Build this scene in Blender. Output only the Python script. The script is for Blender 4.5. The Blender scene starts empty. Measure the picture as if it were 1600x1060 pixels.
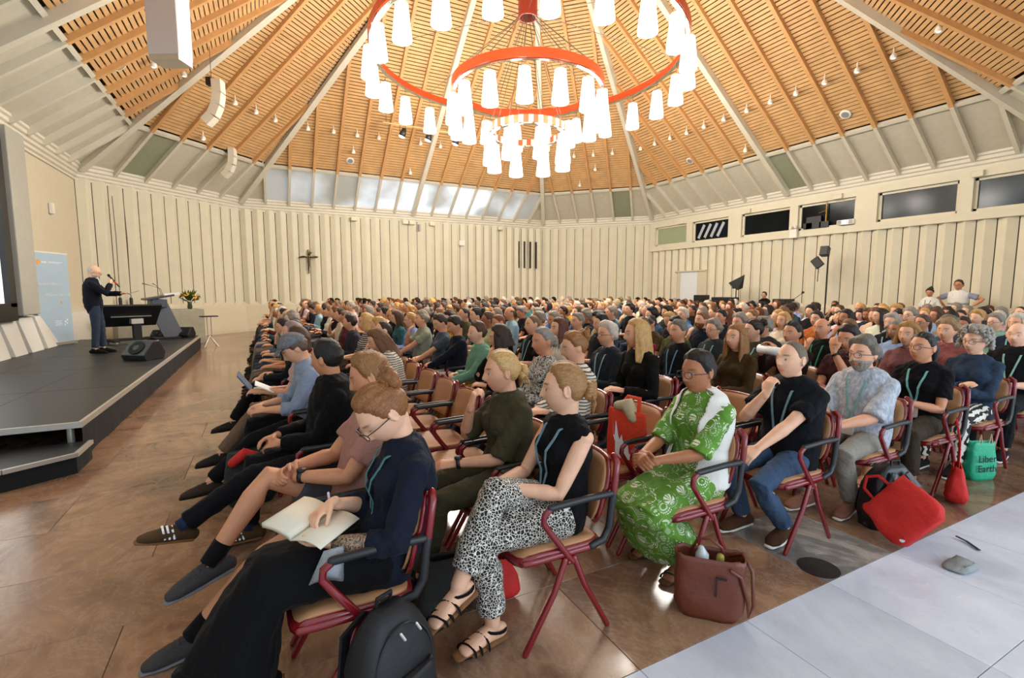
import bpy, math, random
import numpy as np
from mathutils import Vector, Matrix
random.seed(7); np.random.seed(7)
S = bpy.context.scene; COL = S.collection
PI = math.pi
# ---------------------------------------------------------------- camera, world, lights
CX, CY, CH = -6.226, -11.247, 1.62
YAW, PITCH, FPX = 0.4747, 0.1006, 755.25
cd = bpy.data.cameras.new('camera'); cam = bpy.data.objects.new('camera', cd); COL.objects.link(cam)
cam.location = (CX, CY, CH); cam.rotation_euler = (PI/2-PITCH, 0, -YAW)
cd.sensor_width = 36; cd.lens = 36*FPX/1600; cd.clip_end = 200; cd.clip_start = 0.05
S.camera = cam
S.view_settings.view_transform = 'Standard'; S.view_settings.look = 'None'
S.view_settings.gamma = 1; S.view_settings.use_curve_mapping = False
S.view_settings.exposure = 0.0
S.cycles.use_denoising = True
S.cycles.max_bounces = 6; S.cycles.diffuse_bounces = 4; S.cycles.glossy_bounces = 3
S.cycles.sample_clamp_indirect = 6
W = bpy.data.worlds.new('world'); S.world = W; W.use_nodes = True
W.node_tree.nodes['Background'].inputs[0].default_value = (0.80, 0.90, 1.0, 1)
W.node_tree.nodes['Background'].inputs[1].default_value = 1.15
def lamp(name, kind, loc, power, color, size=1.0, rot=(0,0,0), sy=None, spot=None):
    l = bpy.data.lights.new(name, kind); l.energy = power; l.color = color
    if kind == 'AREA':
        l.size = size
        if sy: l.shape = 'RECTANGLE'; l.size_y = sy
    elif kind == 'SPOT':
        l.shadow_soft_size = size; l.spot_size = spot; l.spot_blend = .5
    else: l.shadow_soft_size = size
    o = bpy.data.objects.new(name, l); COL.objects.link(o); o.location = loc; o.rotation_euler = rot; return o
# daylight that comes in through the glazed foyer behind the camera
lamp('foyer_daylight', 'AREA', (1.5, -17.0, 3.0), 560, (.74,.85,1), 14, (math.radians(80),0,0), 3.6)
# the light of the chandelier's lamps (they hang round its axis)
for k in range(8):
    a_ = k*PI/4+.2
    lamp('chandelier_glow', 'POINT', (3.88*math.cos(a_), 3.88*math.sin(a_), 6.2), 300, (1,.955,.87), .35)
for k in range(5):
    a_ = k*PI*.4
    lamp('chandelier_glow', 'POINT', (1.92*math.cos(a_), 1.92*math.sin(a_), 5.5), 215, (1,.955,.87), .3)
# stage spotlights
lamp('stage_spot', 'SPOT', (-4.6, 4.2, 7.8), 500, (1,.95,.9), .08, (0,0,0), spot=.8).rotation_euler = Vector((-4.6,-4.3,-6.6)).to_track_quat('-Z','Y').to_euler()

# ---------------------------------------------------------------- helpers
def ray(x, y):                      # direction through a point of the 1600x1060 photograph
    X = (x-800)/FPX; Y = -(y-530)/FPX
    c, s = math.cos(PITCH), math.sin(PITCH); ca, sa = math.cos(YAW), math.sin(YAW)
    w0, w1, w2 = X, c+Y*s, -s+Y*c
    return Vector((w0*ca+w1*sa, -w0*sa+w1*ca, w2))
CAMO = Vector((CX, CY, CH))
def at(x, y, axis, val):
    d = ray(x, y); return CAMO + d*((val-CAMO[axis])/d[axis])
def project(P):
    q = Vector(P)-CAMO; ca, sa = math.cos(YAW), math.sin(YAW); c, s = math.cos(PITCH), math.sin(PITCH)
    w0 = q.x*ca-q.y*sa; w1 = q.x*sa+q.y*ca
    d = w1*c-q.z*s; u = q.z*c+w1*s
    if d < .05: return None
    return (800+w0/d*FPX, 530-u/d*FPX, d)
def tag(o, label=None, cat=None, group=None, kind=None):
    if label: o['label'] = label
    if cat: o['category'] = cat
    if group: o['group'] = group
    if kind: o['kind'] = kind
    return o
def empty(name, loc=(0,0,0), rz=0, label=None, cat=None, group=None, kind=None, parent=None):
    o = bpy.data.objects.new(name, None); COL.objects.link(o); o.location = loc; o.rotation_euler = (0,0,rz)
    o.empty_display_size = .05
    if parent: o.parent = parent
    return tag(o, label, cat, group, kind)
def link(name, me, parent=None, loc=None, rot=None, color=None, **k):
    o = bpy.data.objects.new(name, me); COL.objects.link(o)
    if parent is not None: o.parent = parent
    if loc is not None: o.location = loc
    if rot is not None: o.rotation_euler = rot
    if color is not None: o.color = (*color, 1)
    return tag(o, **k) if k else o
def mesh_np(name, V, F, mat=None, smooth=False):
    me = bpy.data.meshes.new(name); me.from_pydata([tuple(map(float, v)) for v in V], [], F)
    if mat: me.materials.append(mat)
    if smooth: me.polygons.foreach_set('use_smooth', [True]*len(me.polygons))
    me.update(); return me
def frames(P):
    """parallel transported frames along points"""
    P = [Vector(p) for p in P]; n = len(P); T = []
    for i in range(n):
        t = (P[min(i+1, n-1)]-P[max(i-1, 0)]); T.append(t.normalized() if t.length > 1e-9 else Vector((0,0,1)))
    return P, T
class MB:
    def __init__(s): s.v = []; s.f = []; s.m = []; s.mi = 0
    def add(s, V, F):
        o = len(s.v); s.v += [tuple(v) for v in V]; s.f += [tuple(i+o for i in f) for f in F]; s.m += [s.mi]*len(F); return s
    def box(s, c, d, R=None, taper=1.0):
        hx, hy, hz = d[0]/2, d[1]/2, d[2]/2; V = []
        for z in (-1, 1):
            k = taper if z > 0 else 1
            for x, y in ((-1,-1),(1,-1),(1,1),(-1,1)):
                p = Vector((x*hx*k, y*hy*k, z*hz))
                if R is not None: p = R @ p
                V.append(p+Vector(c))
        return s.add(V, [(3,2,1,0),(4,5,6,7),(0,1,5,4),(1,2,6,5),(2,3,7,6),(3,0,4,7)])
    def bar(s, a, b, w, h, up=(0,0,1)):
        a = Vector(a); b = Vector(b); t = (b-a); L = t.length; t.normalize()
        u = Vector(up); x = t.cross(u)
        if x.length < 1e-4: x = t.cross(Vector((1,0,0)))
        x.normalize(); u = x.cross(t).normalized()
        R = Matrix((x, t, u)).transposed()
        return s.box((a+b)/2, (w, L, h), R)
    def prism(s, poly, z0, z1):
        n = len(poly); V = [(x,y,z0) for x,y in poly]+[(x,y,z1) for x,y in poly]
        F = [tuple(range(n-1,-1,-1)), tuple(range(n,2*n))]+[(i,(i+1)%n,(i+1)%n+n,i+n) for i in range(n)]
        return s.add(V, F)
    def tube(s, P, r, n=10, side=None, cap='round', closed=False):
        """r: scalar or list of scalars / (r_side, r_other) pairs. side: reference side vector."""
        P, T = frames(P); m = len(P)
        if not isinstance(r, (list, tuple)) : r = [r]*m
        rr = [(q, q) if not isinstance(q, (list, tuple)) else q for q in r]
        if closed:
            T = [((P[(i+1)%m]-P[i-1]).normalized()) for i in range(m)]
        if side is None:
            a = Vector((1,0,0)) if abs(T[0].x) < .9 else Vector((0,1,0)); x = (a-T[0]*a.dot(T[0])).normalized(); fixed = False
        else: x = Vector(side); fixed = True
        rings = []
        for i in range(m):
            if fixed: x = Vector(side)
            x = (x-T[i]*x.dot(T[i])).normalized(); y = T[i].cross(x)
            rings.append((P[i], x, y, T[i], rr[i]))
        if cap == 'round' and not closed:
            p, x, y, t, q = rings[0]; e = min(q)
            pre = [(p-t*e*k2, x, y, t, (q[0]*k1, q[1]*k1)) for k1, k2 in ((.42,.9),(.8,.6))]
            p, x, y, t, q = rings[-1]; e = min(q)
            post = [(p+t*e*k2, x, y, t, (q[0]*k1, q[1]*k1)) for k1, k2 in ((.8,.6),(.42,.9))]
            rings = pre+rings+post
        V = []; F = []
        for p, x, y, t, q in rings:
            for k in range(n):
                a = 2*PI*k/n; V.append(p+x*(math.cos(a)*q[0])+y*(math.sin(a)*q[1]))
        R = len(rings)
        for i in range(R if closed else R-1):
            j = (i+1) % R
            for k in range(n):
                k2 = (k+1) % n; F.append((i*n+k, i*n+k2, j*n+k2, j*n+k))
        if not closed: F.append(tuple(range(n-1,-1,-1))); F.append(tuple((R-1)*n+k for k in range(n)))
        return s.add(V, F)
    def ell(s, c, r, R=None, nu=12, nv=8):
        V = [Vector((0,0,1))]; F = []
        for i in range(1, nv):
            th = PI*i/nv
            for k in range(nu):
                a = 2*PI*k/nu; V.append(Vector((math.sin(th)*math.cos(a), math.sin(th)*math.sin(a), math.cos(th))))
        V.append(Vector((0,0,-1))); n = len(V)-1
        for k in range(nu): F.append((0, 1+k, 1+(k+1)%nu)); F.append((n, n-nu+(k+1)%nu, n-nu+k))
        for i in range(nv-2):
            for k in range(nu):
                a = 1+i*nu; F.append((a+k, a+nu+k, a+nu+(k+1)%nu, a+(k+1)%nu))
        W_ = []
        for v in V:
            p = Vector((v.x*r[0], v.y*r[1], v.z*r[2]))
            if R is not None: p = R @ p
            W_.append(p+Vector(c))
        return s.add(W_, F)
    def lathe(s, prof, c=(0,0,0), n=24, cap=True):
        V = []; F = []; m = len(prof)
        for r, z in prof:
            for k in range(n): a = 2*PI*k/n; V.append((c[0]+r*math.cos(a), c[1]+r*math.sin(a), c[2]+z))
        for i in range(m-1):
            for k in range(n): F.append((i*n+k, i*n+(k+1)%n, (i+1)*n+(k+1)%n, (i+1)*n+k))
        if cap: F.append(tuple(range(n-1,-1,-1))); F.append(tuple((m-1)*n+k for k in range(n)))
        return s.add(V, F)
    def mesh(s, name, mats=None, smooth=False):
        me = bpy.data.meshes.new(name); me.from_pydata(s.v, [], s.f)
        if mats:
            for m_ in (mats if isinstance(mats, (list, tuple)) else [mats]): me.materials.append(m_)
            if isinstance(mats, (list, tuple)): me.polygons.foreach_set('material_index', s.m)
        if smooth: me.polygons.foreach_set('use_smooth', [True]*len(me.polygons))
        me.update(); return me
    def build(s, name, mats=None, parent=None, smooth=False, **k):
        return link(name, s.mesh(name, mats, smooth), parent, **k)
def bevel(o, w=.01, seg=2):
    b = o.modifiers.new('b', 'BEVEL'); b.width = w; b.segments = seg; b.limit_method = 'ANGLE'; return o

# ---------------------------------------------------------------- materials
def srgb(c):
    if isinstance(c, str): c = tuple(int(c[i:i+2], 16)/255 for i in (0,2,4))
    return tuple(((x/12.92) if x <= .04045 else ((x+.055)/1.055)**2.4) for x in c)
class NT:
    def __init__(s, name):
        s.m = bpy.data.materials.new(name); s.m.use_nodes = True; s.t = s.m.node_tree; s.t.nodes.clear()
        s.out = s.n('ShaderNodeOutputMaterial'); s.b = s.n('ShaderNodeBsdfPrincipled'); s.l(s.b.outputs[0], s.out.inputs[0])
    def n(s, t, **k):
        x = s.t.nodes.new(t)
        for a, b in k.items(): setattr(x, a, b)
        return x
    def l(s, a, b): s.t.links.new(a, b)
    def set(s, **k):
        for a, b in k.items(): s.b.inputs[a.replace('_', ' ')].default_value = b
        return s
    def noise(s, scale, detail=3, rough=.5, vec=None, dist=0.0):
        x = s.n('ShaderNodeTexNoise'); x.inputs['Scale'].default_value = scale; x.inputs['Detail'].default_value = detail
        x.inputs['Roughness'].default_value = rough; x.inputs['Distortion'].default_value = dist
        if vec is not None: s.l(vec, x.inputs['Vector'])
        return x.outputs[0]
    def coord(s, which='Object', scale=(1,1,1), rot=(0,0,0)):
        c = s.n('ShaderNodeTexCoord'); m = s.n('ShaderNodeMapping'); m.inputs['Scale'].default_value = scale; m.inputs['Rotation'].default_value = rot
        s.l(c.outputs[which], m.inputs[0]); return m.outputs[0]
    def ramp(s, fac, stops, interp='LINEAR'):
        r = s.n('ShaderNodeValToRGB'); r.color_ramp.interpolation = interp; e = r.color_ramp.elements
        while len(e) < len(stops): e.new(.5)
        for i, (p, c) in enumerate(stops): e[i].position = p; e[i].color = (*c, 1) if len(c) == 3 else c
        s.l(fac, r.inputs[0]); return r.outputs[0]
    def mix(s, fac, a, b, mode='MIX'):
        x = s.n('ShaderNodeMix', data_type='RGBA', blend_type=mode)
        for v, i in ((fac, 0), (a, 6), (b, 7)):
            if hasattr(v, 'is_linked') or hasattr(v, 'links'): s.l(v, x.inputs[i])
            else: x.inputs[i].default_value = v if i == 0 else ((*v, 1) if len(v) == 3 else v)
        return x.outputs[2]
    def bump(s, h, strength=.3, dist=.01):
        b = s.n('ShaderNodeBump'); b.inputs['Strength'].default_value = strength; b.inputs['Distance'].default_value = dist
        s.l(h, b.inputs['Height']); s.l(b.outputs[0], s.b.inputs['Normal'])
    def math(s, op, a, b=None):
        x = s.n('ShaderNodeMath', operation=op)
        for v, i in ((a,0),(b,1)):
            if v is None: continue
            if isinstance(v, (int, float)): x.inputs[i].default_value = v
            else: s.l(v, x.inputs[i])
        return x.outputs[0]
def M(name, col, rough=.6, metal=0, var=.06, bscale=0, bstr=.2, bdist=.005, spec=.5, coat=0, nscale=6):
    t = NT(name); c = srgb(col) if isinstance(col, str) else col
    t.set(Roughness=rough, Metallic=metal); t.b.inputs['Specular IOR Level'].default_value = spec; t.b.inputs['Coat Weight'].default_value = coat
    if var:
        v = t.coord('Object'); n = t.noise(nscale, 3, .6, v)
        t.l(t.ramp(n, [(.3, tuple(x*(1-var) for x in c)), (.7, tuple(min(1, x*(1+var)) for x in c))]), t.b.inputs['Base Color'])
    else: t.b.inputs['Base Color'].default_value = (*c, 1)
    if bscale: t.bump(t.noise(bscale, 4, .6, t.coord('Object')), bstr, bdist)
    return t.m
def emit(name, col, st):
    t = NT(name); c = srgb(col) if isinstance(col, str) else col
    t.b.inputs['Base Color'].default_value = (*c, 1); t.b.inputs['Emission Color'].default_value = (*c, 1); t.b.inputs['Emission Strength'].default_value = st
    return t.m
def objcolor_mat(name, rough=.85, kind='cloth', attr=None):
    """one material whose colour is each object's own colour"""
    t = NT(name); t.set(Roughness=rough); t.b.inputs['Specular IOR Level'].default_value = .25
    if attr:
        a = t.n('ShaderNodeAttribute', attribute_name=attr); src = a.outputs['Color']
    else:
        oi = t.n('ShaderNodeObjectInfo'); src = oi.outputs['Color']
    v = t.coord('Object')
    n = t.noise(14 if kind != 'hair' else 9, 4, .6, v if kind != 'hair' else t.coord('Object', (30, 3.5, 30) if name == 'hair_back' else (30, 24, 3.5)), 0.4)
    k = t.ramp(n, [(.3, (.55,.52,.50)), (.7, (1.3,1.27,1.22))]) if kind == 'hair' else t.ramp(n, [(.3, (.9,.9,.9)), (.7, (1.05,1.05,1.05))])
    t.l(t.mix(1.0, src, k, 'MULTIPLY'), t.b.inputs['Base Color'])
    if kind == 'cloth':
        t.bump(t.noise(11, 3, .5, v, 1.5), .55, .025); t.b.inputs['Sheen Weight'].default_value = .02; t.b.inputs['Specular IOR Level'].default_value = .15
    else:
        t.bump(t.noise(22, 4, .6, t.coord('Object', (3.2, 3.2, .5)), .5), .6, .012)
        t.b.inputs['Specular IOR Level'].default_value = .4
    return t.m
MAT = dict(
    plaster=M('wall_plaster', 'd8d2bb', .8, var=.03, nscale=2), flatwall=M('flat_wall', 'cfc6ae', .8, var=.02),
    cornice=M('cornice', 'd6d0be', .6, var=.03), grey_beam=M('grey_beam', 'd2ccb9', .6, var=.03),
    band=M('band_panel', 'c6c0ac', .5, var=.05), band_green=M('band_panel_green', '8f937a', .45, var=.05),
    wood=M('slat_wood', 'd0a672', .6, var=.12, nscale=3), wood_rafter=M('rafter_wood', 'c99a64', .55, var=.08), dark=M('dark_void', '55361c', .9, var=0),
    joint=M('dark_joint', '3b372c', .9, var=0), grout=M('grout', '5b5149', .8, var=0),
    black=M('black_plastic', '17181a', .45, var=0), matte_black=M('black_cloth', '121214', .85, var=.1, bscale=30), stage=M('stage_deck', '191b20', .42, var=.2, nscale=1.5),
    alu=M('aluminium_edge', 'c9c6be', .35, metal=.6, var=0), white=M('white_paint', 'e6e3da', .5, var=0), grey=M('grey_paint', '8d8d8c', .5, var=.03),
    red=M('red_enamel', '7a141c', .22, var=.05, coat=.4), padtan=M('tan_pad', 'b5835a', .55, var=.05, bscale=60, bstr=.05), armblack=M('arm_rubber', '1b1d20', .4, var=0),
    orange=M('orange_ring', 'c63c16', .35, var=.03), chrome=M('chrome', 'b9b6ae', .12, metal=1, var=0), cable=M('cable_steel', '6a6258', .4, metal=.6, var=0),
    glass_dark=M('dark_glass', '0c1012', .15, spec=.12, var=.3, nscale=1.2), cloth=objcolor_mat('cloth'), hair=objcolor_mat('hair', .55, 'hair'), hairb=objcolor_mat('hair_back', .5, 'hair'),
    lamp=emit('lamp_shade_glass', (1,.93,.82), 3.6), bell=emit('bell_light_glow', (1,.9,.75), 2.5),
)
# ---------------------------------------------------------------- room shell: a square with cut corners
A_, B_ = 10.6, 6.8; ZC, ZA = 5.19, 13.45
CORN = [(-A_,-B_),(-A_,B_),(-B_,A_),(B_,A_),(A_,B_),(A_,-B_),(B_,-A_),(-B_,-A_)]
WNAME = ['wall_left','wall_corner_left','wall_back','wall_corner_back','wall_right','wall_corner_right','wall_front','wall_corner_front']
def wall_frame(i):
    p = Vector((*CORN[i], 0)); q = Vector((*CORN[(i+1) % 8], 0)); L = (q-p).length; s = (q-p)/L
    n = Vector((s.y, -s.x, 0)); ap = -(p.dot(n)); return p, s, n, L, ap      # n points into the room
def off_corner(i, d):      # corner i moved outwards by d
    p = Vector((*CORN[i], 0)); k = d/math.cos(math.radians(22.5)); return p+p.normalized()*0 + (lambda a, b: (a+b).normalized()*k)(-wall_frame(i-1)[2], -wall_frame(i)[2])
# floor: marble flags near the seats are single tiles, the rest is one surface that carries the same joints
def stone(name, stops, rough, scale, joints=None):
    t = NT(name); g = t.n('ShaderNodeNewGeometry'); oi = t.n('ShaderNodeObjectInfo')
    mp = t.n('ShaderNodeMapping'); mp.inputs['Scale'].default_value = (.8, .6, 1); t.l(g.outputs['Position'], mp.inputs[0])
    sh = t.n('ShaderNodeVectorMath', operation='ADD'); t.l(mp.outputs[0], sh.inputs[0])
    k = t.n('ShaderNodeVectorMath', operation='SCALE'); k.inputs[0].default_value = (3.1, 1.7, 0); t.l(oi.outputs['Random'], k.inputs['Scale']); t.l(k.outputs[0], sh.inputs[1])
    n1 = t.noise(scale, 8, .62, sh.outputs[0], 1.6); c = t.ramp(n1, stops)
    n2 = t.noise(scale*2.2, 6, .7, sh.outputs[0], 3.0)
    v = t.ramp(n2, [(.47,(0,0,0)),(.5,(1,1,1)),(.53,(0,0,0))]); vm = t.math('MULTIPLY', v, .14)
    c = t.mix(vm, c, (.55,.47,.38) if 'brown' in name or 'warm' in name else (.42,.43,.45))
    rv = t.math('MULTIPLY_ADD', oi.outputs['Random'], .18); rv.node.inputs[2].default_value = .91
    cr = t.n('ShaderNodeVectorMath', operation='SCALE'); t.l(c, cr.inputs[0]); t.l(rv, cr.inputs['Scale'])
    col = cr.outputs[0]
    if joints:
        px, py, ox, oy = joints
        br = t.n('ShaderNodeTexBrick'); br.offset = .5; br.inputs['Mortar Size'].default_value = .003; br.inputs['Mortar Smooth'].default_value = 0
        br.inputs['Scale'].default_value = 1; br.inputs['Brick Width'].default_value = px; br.inputs['Row Height'].default_value = py
        br.inputs['Color1'].default_value = (1,1,1,1); br.inputs['Color2'].default_value = (.88,.88,.88,1); br.inputs['Mortar'].default_value = (.3,.3,.3,1)
        m2 = t.n('ShaderNodeMapping'); m2.inputs['Location'].default_value = (ox, oy, 0); t.l(g.outputs['Position'], m2.inputs[0]); t.l(m2.outputs[0], br.inputs['Vector'])
        col = t.mix(1.0, col, br.outputs['Color'], 'MULTIPLY')
    t.l(col, t.b.inputs['Base Color'])
    t.l(t.ramp(t.noise(scale*1.5, 4, .6, sh.outputs[0]), [(.3,(rough,)*3),(.7,(rough*1.9,)*3)]), t.b.inputs['Roughness'])
    t.b.inputs['Specular IOR Level'].default_value = .55
    return t.m
BROWN = [(.25, srgb('4e372b')),(.42, srgb('765843')),(.55, srgb('967459')),(.66, srgb('6f4f40')),(.8, srgb('a38a72'))]
m_brown = stone('brown_marble', BROWN, .12, 1.1); m_brown_far = stone('warm_brown_marble_far', BROWN, .10, 1.1, (1.36,.68,7.58,9.79))
m_greyst = stone('grey_veined_marble', [(.3, srgb('5f5c58')),(.5, srgb('7b7670')),(.6, srgb('a9a196')),(.7, srgb('746c66'))], .14, 2.2)
m_white = stone('white_marble', [(.3, srgb('b6bcc8')),(.5, srgb('ccd2de')),(.62, srgb('bfc6d3')),(.75, srgb('d2d7e0'))], .22, .8)
m_whfar = stone('white_marble_far', [(.3, srgb('b6bcc8')),(.5, srgb('ccd2de')),(.62, srgb('bfc6d3')),(.75, srgb('d2d7e0'))], .22, .8, (.68,.68,3.5,9.79))
floor = MB().add([(-13.2,-17,-.02),(11.5,-17,-.02),(11.5,11.5,-.02),(-13.2,11.5,-.02)], [(0,1,2,3)]).build('floor', MAT['grout'], kind='structure')
TX0, TX1, TY0, TY1 = -8.94, 1.26, -9.79, -3.67
def tile_mesh(w, d, mat, name='tile'):
    g = .0012; m = MB(); e = .0015
    V = [(g,g,-.019),(w-g,g,-.019),(w-g,d-g,-.019),(g,d-g,-.019),(g,g,-.003),(w-g,g,-.003),(w-g,d-g,-.003),(g,d-g,-.003),(g+e,g+e,0),(w-g-e,g+e,0),(w-g-e,d-g-e,0),(g+e,d-g-e,0)]
    F = [(0,1,5,4),(1,2,6,5),(2,3,7,6),(3,0,4,7),(4,5,9,8),(5,6,10,9),(6,7,11,10),(7,4,8,11),(8,9,10,11)]
    return m.add(V, F).mesh(name, mat)
tb = tile_mesh(1.36, .68, m_brown); tg = tile_mesh(.68, .68, m_greyst); tsq = tile_mesh(.68, .68, m_brown); tw = tile_mesh(.68, .68, m_white)
for r in range(9):
    y = TY0+r*.68; x = TX0-(0 if r % 2 == 0 else .68); 
    while x < TX1-.01:
        if r == 0 and abs(x+3.5) < .05: link('tile', tg, floor, (x, y, 0)); x += .68; continue
        if x < TX0-.01: link('tile', tsq, floor, (x+.68, y, 0)); x += 1.36; continue
        if x+1.36 > TX1+.01 or (r == 0 and abs(x+.68+3.5) < .05): link('tile', tsq, floor, (x, y, 0)); x += .68; continue
        link('tile', tb, floor, (x, y, 0)); x += 1.36
for r in range(4):
    y = -9.79-(r+1)*.68
    for k in range(15): link('tile', tw, floor, (-6.9+k*.68, y, 0))
far = MB()
for x0,y0,x1,y1 in ((-11.5,-9.79,TX0,11.5),(TX1,-9.79,11.5,11.5),(TX0,TY1,TX1,11.5)): far.add([(x0,y0,0),(x1,y0,0),(x1,y1,0),(x0,y1,0)], [(0,1,2,3)])
tag(far.build('tile', m_brown_far, floor), kind='stuff')
far = MB()
for x0,y0,x1,y1 in ((-13.0,-17,-6.9,-9.79),(-13.0,-9.79,-11.5,-6.9),(3.3,-17,11.5,-9.79),(-6.9,-17,3.3,-12.51)): far.add([(x0,y0,0),(x1,y0,0),(x1,y1,0),(x0,y1,0)], [(0,1,2,3)])
tag(far.build('tile', m_whfar, floor), kind='stuff')
MB().lathe([(.11,.0),(.11,.002),(.10,.003)], n=28).build('floor_outlet', MAT['black'], smooth=False, loc=(-3.40,-9.68,0.0005), label='round dark floor socket cover set in the grey marble tile', cat='floor socket')

# walls
WD = .22
def wp(i, s_, d, z, base=None):      # point on wall i: s along, d into the room from the wall plane
    p, s, n, L, ap = wall_frame(i); return p - n*WD + s*s_ + n*d + Vector((0,0,z))
m_pl = MAT['plaster']
def plate(i, s0, w, z0, z1, parent):
    m = MB(); g = .012; dd = .13; P = [(g,0.01),(w*.5-.015,dd),(w*.5+.015,dd),(w-g,0.01)]
    zb = lambda d: z0-(.11*d/dd if z0 < 2 else 0)
    V = [wp(i, s0+s, d, zb(d)) for s, d in P]+[wp(i, s0+s, d, z1) for s, d in P]
    m.add(V, [(0,1,5,4),(1,2,6,5),(2,3,7,6),(3,2,1,0),(4,5,6,7),(0,4,7,3)]); m.build('panel', m_pl, parent)
for i in range(8):
    p, s, n, L, ap = wall_frame(i)
    if i in (6, 7): continue      # open to the foyer behind the camera
    e = WD*math.tan(PI/8)
    m = MB(); zt = 4.8
    a, b = wp(i, -e, 0, 0), wp(i, L+e, 0, 0); thick = -n*.15
    m.add([a, b, b+Vector((0,0,zt)), a+Vector((0,0,zt)), a+thick, b+thick, b+thick+Vector((0,0,zt)), a+thick+Vector((0,0,zt))], [(0,1,2,3),(7,6,5,4),(0,4,5,1),(3,2,6,7)])
    wl = m.build(WNAME[i], MAT['joint'] if i not in (0,) else MAT['flatwall'], kind='structure')
    # skirt
    sk = MB()
    if i != 0:
        prof = [(0.005,1.16),(.13,1.04),(.30,.10),(.30,.0)]
        V = []; 
        for sx in (0, 1):
            for d, z in prof:
                ee = (e - d*math.tan(PI/8)); V.append(wp(i, -ee if sx == 0 else L+ee, d, z))
        sk.add(V, [(k, k+1, k+5, k+4) for k in range(3)]); 
        if i != 4: sk.build('plinth', MAT['flatwall'], wl)
        else:   # leave the doorway open
            sk = MB()
            for s0, s1 in ((-e, 1.55),(3.25, L+e)):
                sk.add([wp(i, ss, d, z) for ss in (s0, s1) for d, z in prof], [(k, k+1, k+5, k+4) for k in range(3)]+[(0,1,2,3),(7,6,5,4)])
            sk.build('plinth', MAT['flatwall'], wl)
    w = .42; nplt = round((L+2*e-.02)/w); w = (L+2*e)/nplt
    for k in range(nplt):
        s0 = -e+k*w
        if i == 0: 
            continue
        if i == 4:
            if s0+w > 1.6 and s0 < 3.2: plate(i, s0, w, 2.5, 3.5, wl)
            else: plate(i, s0, w, 1.15, 3.5, wl)
        else: plate(i, s0, w, 1.15, 4.8, wl)
    if i == 4: WALL4 = wl
    if i == 2: WALL2 = wl
    if i == 0: WALL0 = wl
MB().box((-13.1,-12,2.6), (.2,10.4,5.2)).box((-11.95,-6.85,2.6), (2.3,.2,5.2)).build('wall_foyer', MAT['flatwall'], kind='structure')
# narrow dark slots between the plates near the back corner
for px in (811, 820, 829, 838):
    q = at(px, 398, 1, A_+.08); MB().box((0,0,0), (.07,.06,1.35)).build('slot_grille', MAT['black'], WALL2, loc=(q.x, A_+.12, 3.42))
# band of studio windows on the right wall
X4 = A_+WD
m = MB(); yB = B_+.1; zt, zs = 4.80, 3.48
wins = [(6.55,4.62),(4.30,2.45),(1.85,-.12),(-.42,-2.28),(-2.90,-4.85),(-5.15,-6.7)]
m.box((X4-.09, 0, (3.48+3.70)/2), (.2, 2*yB, .22)); m.box((X4-.09, 0, (4.58+4.80)/2), (.2, 2*yB, .22))
edges = [yB]+[v for w_ in wins for v in w_]+[-yB]
for k in range(0, len(edges), 2):
    y0, y1 = edges[k], edges[k+1]; m.box((X4-.09, (y0+y1)/2, 4.14), (.2, abs(y0-y1), .88))
m.build('trim_1', MAT['plaster'], kind='structure')
gl = [M('window_green_glass','9aa383',.3,var=.05), MAT['glass_dark'], MAT['glass_dark'], MAT['glass_dark'], M('blue_dark_glass','161f24',.15,spec=.15,var=.3,nscale=1), M('blue_dark_glass_b','122430',.15,spec=.15,var=.4,nscale=1.4)]
for k, (y0, y1) in enumerate(wins):
    w_ = empty('window_%d' % (k+1), (X4-.06, (y0+y1)/2, 4.14), kind='structure'); wd = abs(y0-y1)
    MB().box((.03,0,0), (.02, wd-.02, .86)).build('pane', gl[k], w_)
    f = MB(); 
    for zz in (-.40,.40): f.box((0,0,zz), (.06, wd, .07))
    for yy in (-1,1): f.box((0, yy*(wd/2-.035), 0), (.06,.07,.88))
    f.build('frame', MAT['plaster'], w_)
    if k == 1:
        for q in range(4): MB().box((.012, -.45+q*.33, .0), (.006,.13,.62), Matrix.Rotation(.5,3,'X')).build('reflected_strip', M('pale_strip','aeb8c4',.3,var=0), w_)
# projector and rig in the booth window
pr = empty('projector', (X4-.16, -2.05, 3.80), label='white projector with lit lens on the booth window sill', cat='projector')
bevel(MB().box((0,0,0), (.26,.52,.16)).build('body', MAT['white'], pr), .02)
for yy in (-.17,.17):
    for zz in (-.04,0,.04): MB().box((-.132, yy, zz), (.006,.13,.02)).build('vent_slot', MAT['black'], pr)
MB().lathe([(.055,0),(.055,.05),(.04,.055)], n=16).build('lens', emit('projector_lens', (.6,.75,1), 6), pr, rot=(0,-PI/2,0), loc=(-.13,0,0))
rig = empty('booth_rig', (X4-.10,-1.2,3.73), label='dark equipment rig with brass post behind the booth glass', cat='equipment')
MB().box((0,.25,.2), (.08,.5,.4)).box((0,.45,.1), (.08,.3,.2)).box((0,-.1,.1),(.08,.3,.2)).build('console', MAT['black'], rig)
MB().tube([(-.02,-.15,0),(-.02,-.15,.8)], .02, 8).tube([(-.02,-.15,.55),(-.02,.08,.5)], .015, 8).build('post', M('brass','a57c2e',.4,metal=.7,var=0), rig)
# door on the right wall
d4 = empty('door_1', (X4-.05, 4.5, 0), kind='structure')
bevel(MB().box((0,0,1.22), (.05,1.0,2.44)).build('door_leaf', M('white_door','dfe6ea',.35,var=0), d4), .01)
MB().box((-.04,-.38,1.05), (.03,.14,.03)).build('handle', MAT['chrome'], d4)
MB().box((-.02,.56,1.22), (.10,.12,2.44)).box((-.02,-.75,1.22), (.06,.5,2.44)).box((-.02,-.1,2.47), (.16,1.7,.06)).build('door_frame', MAT['flatwall'], d4)

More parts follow.
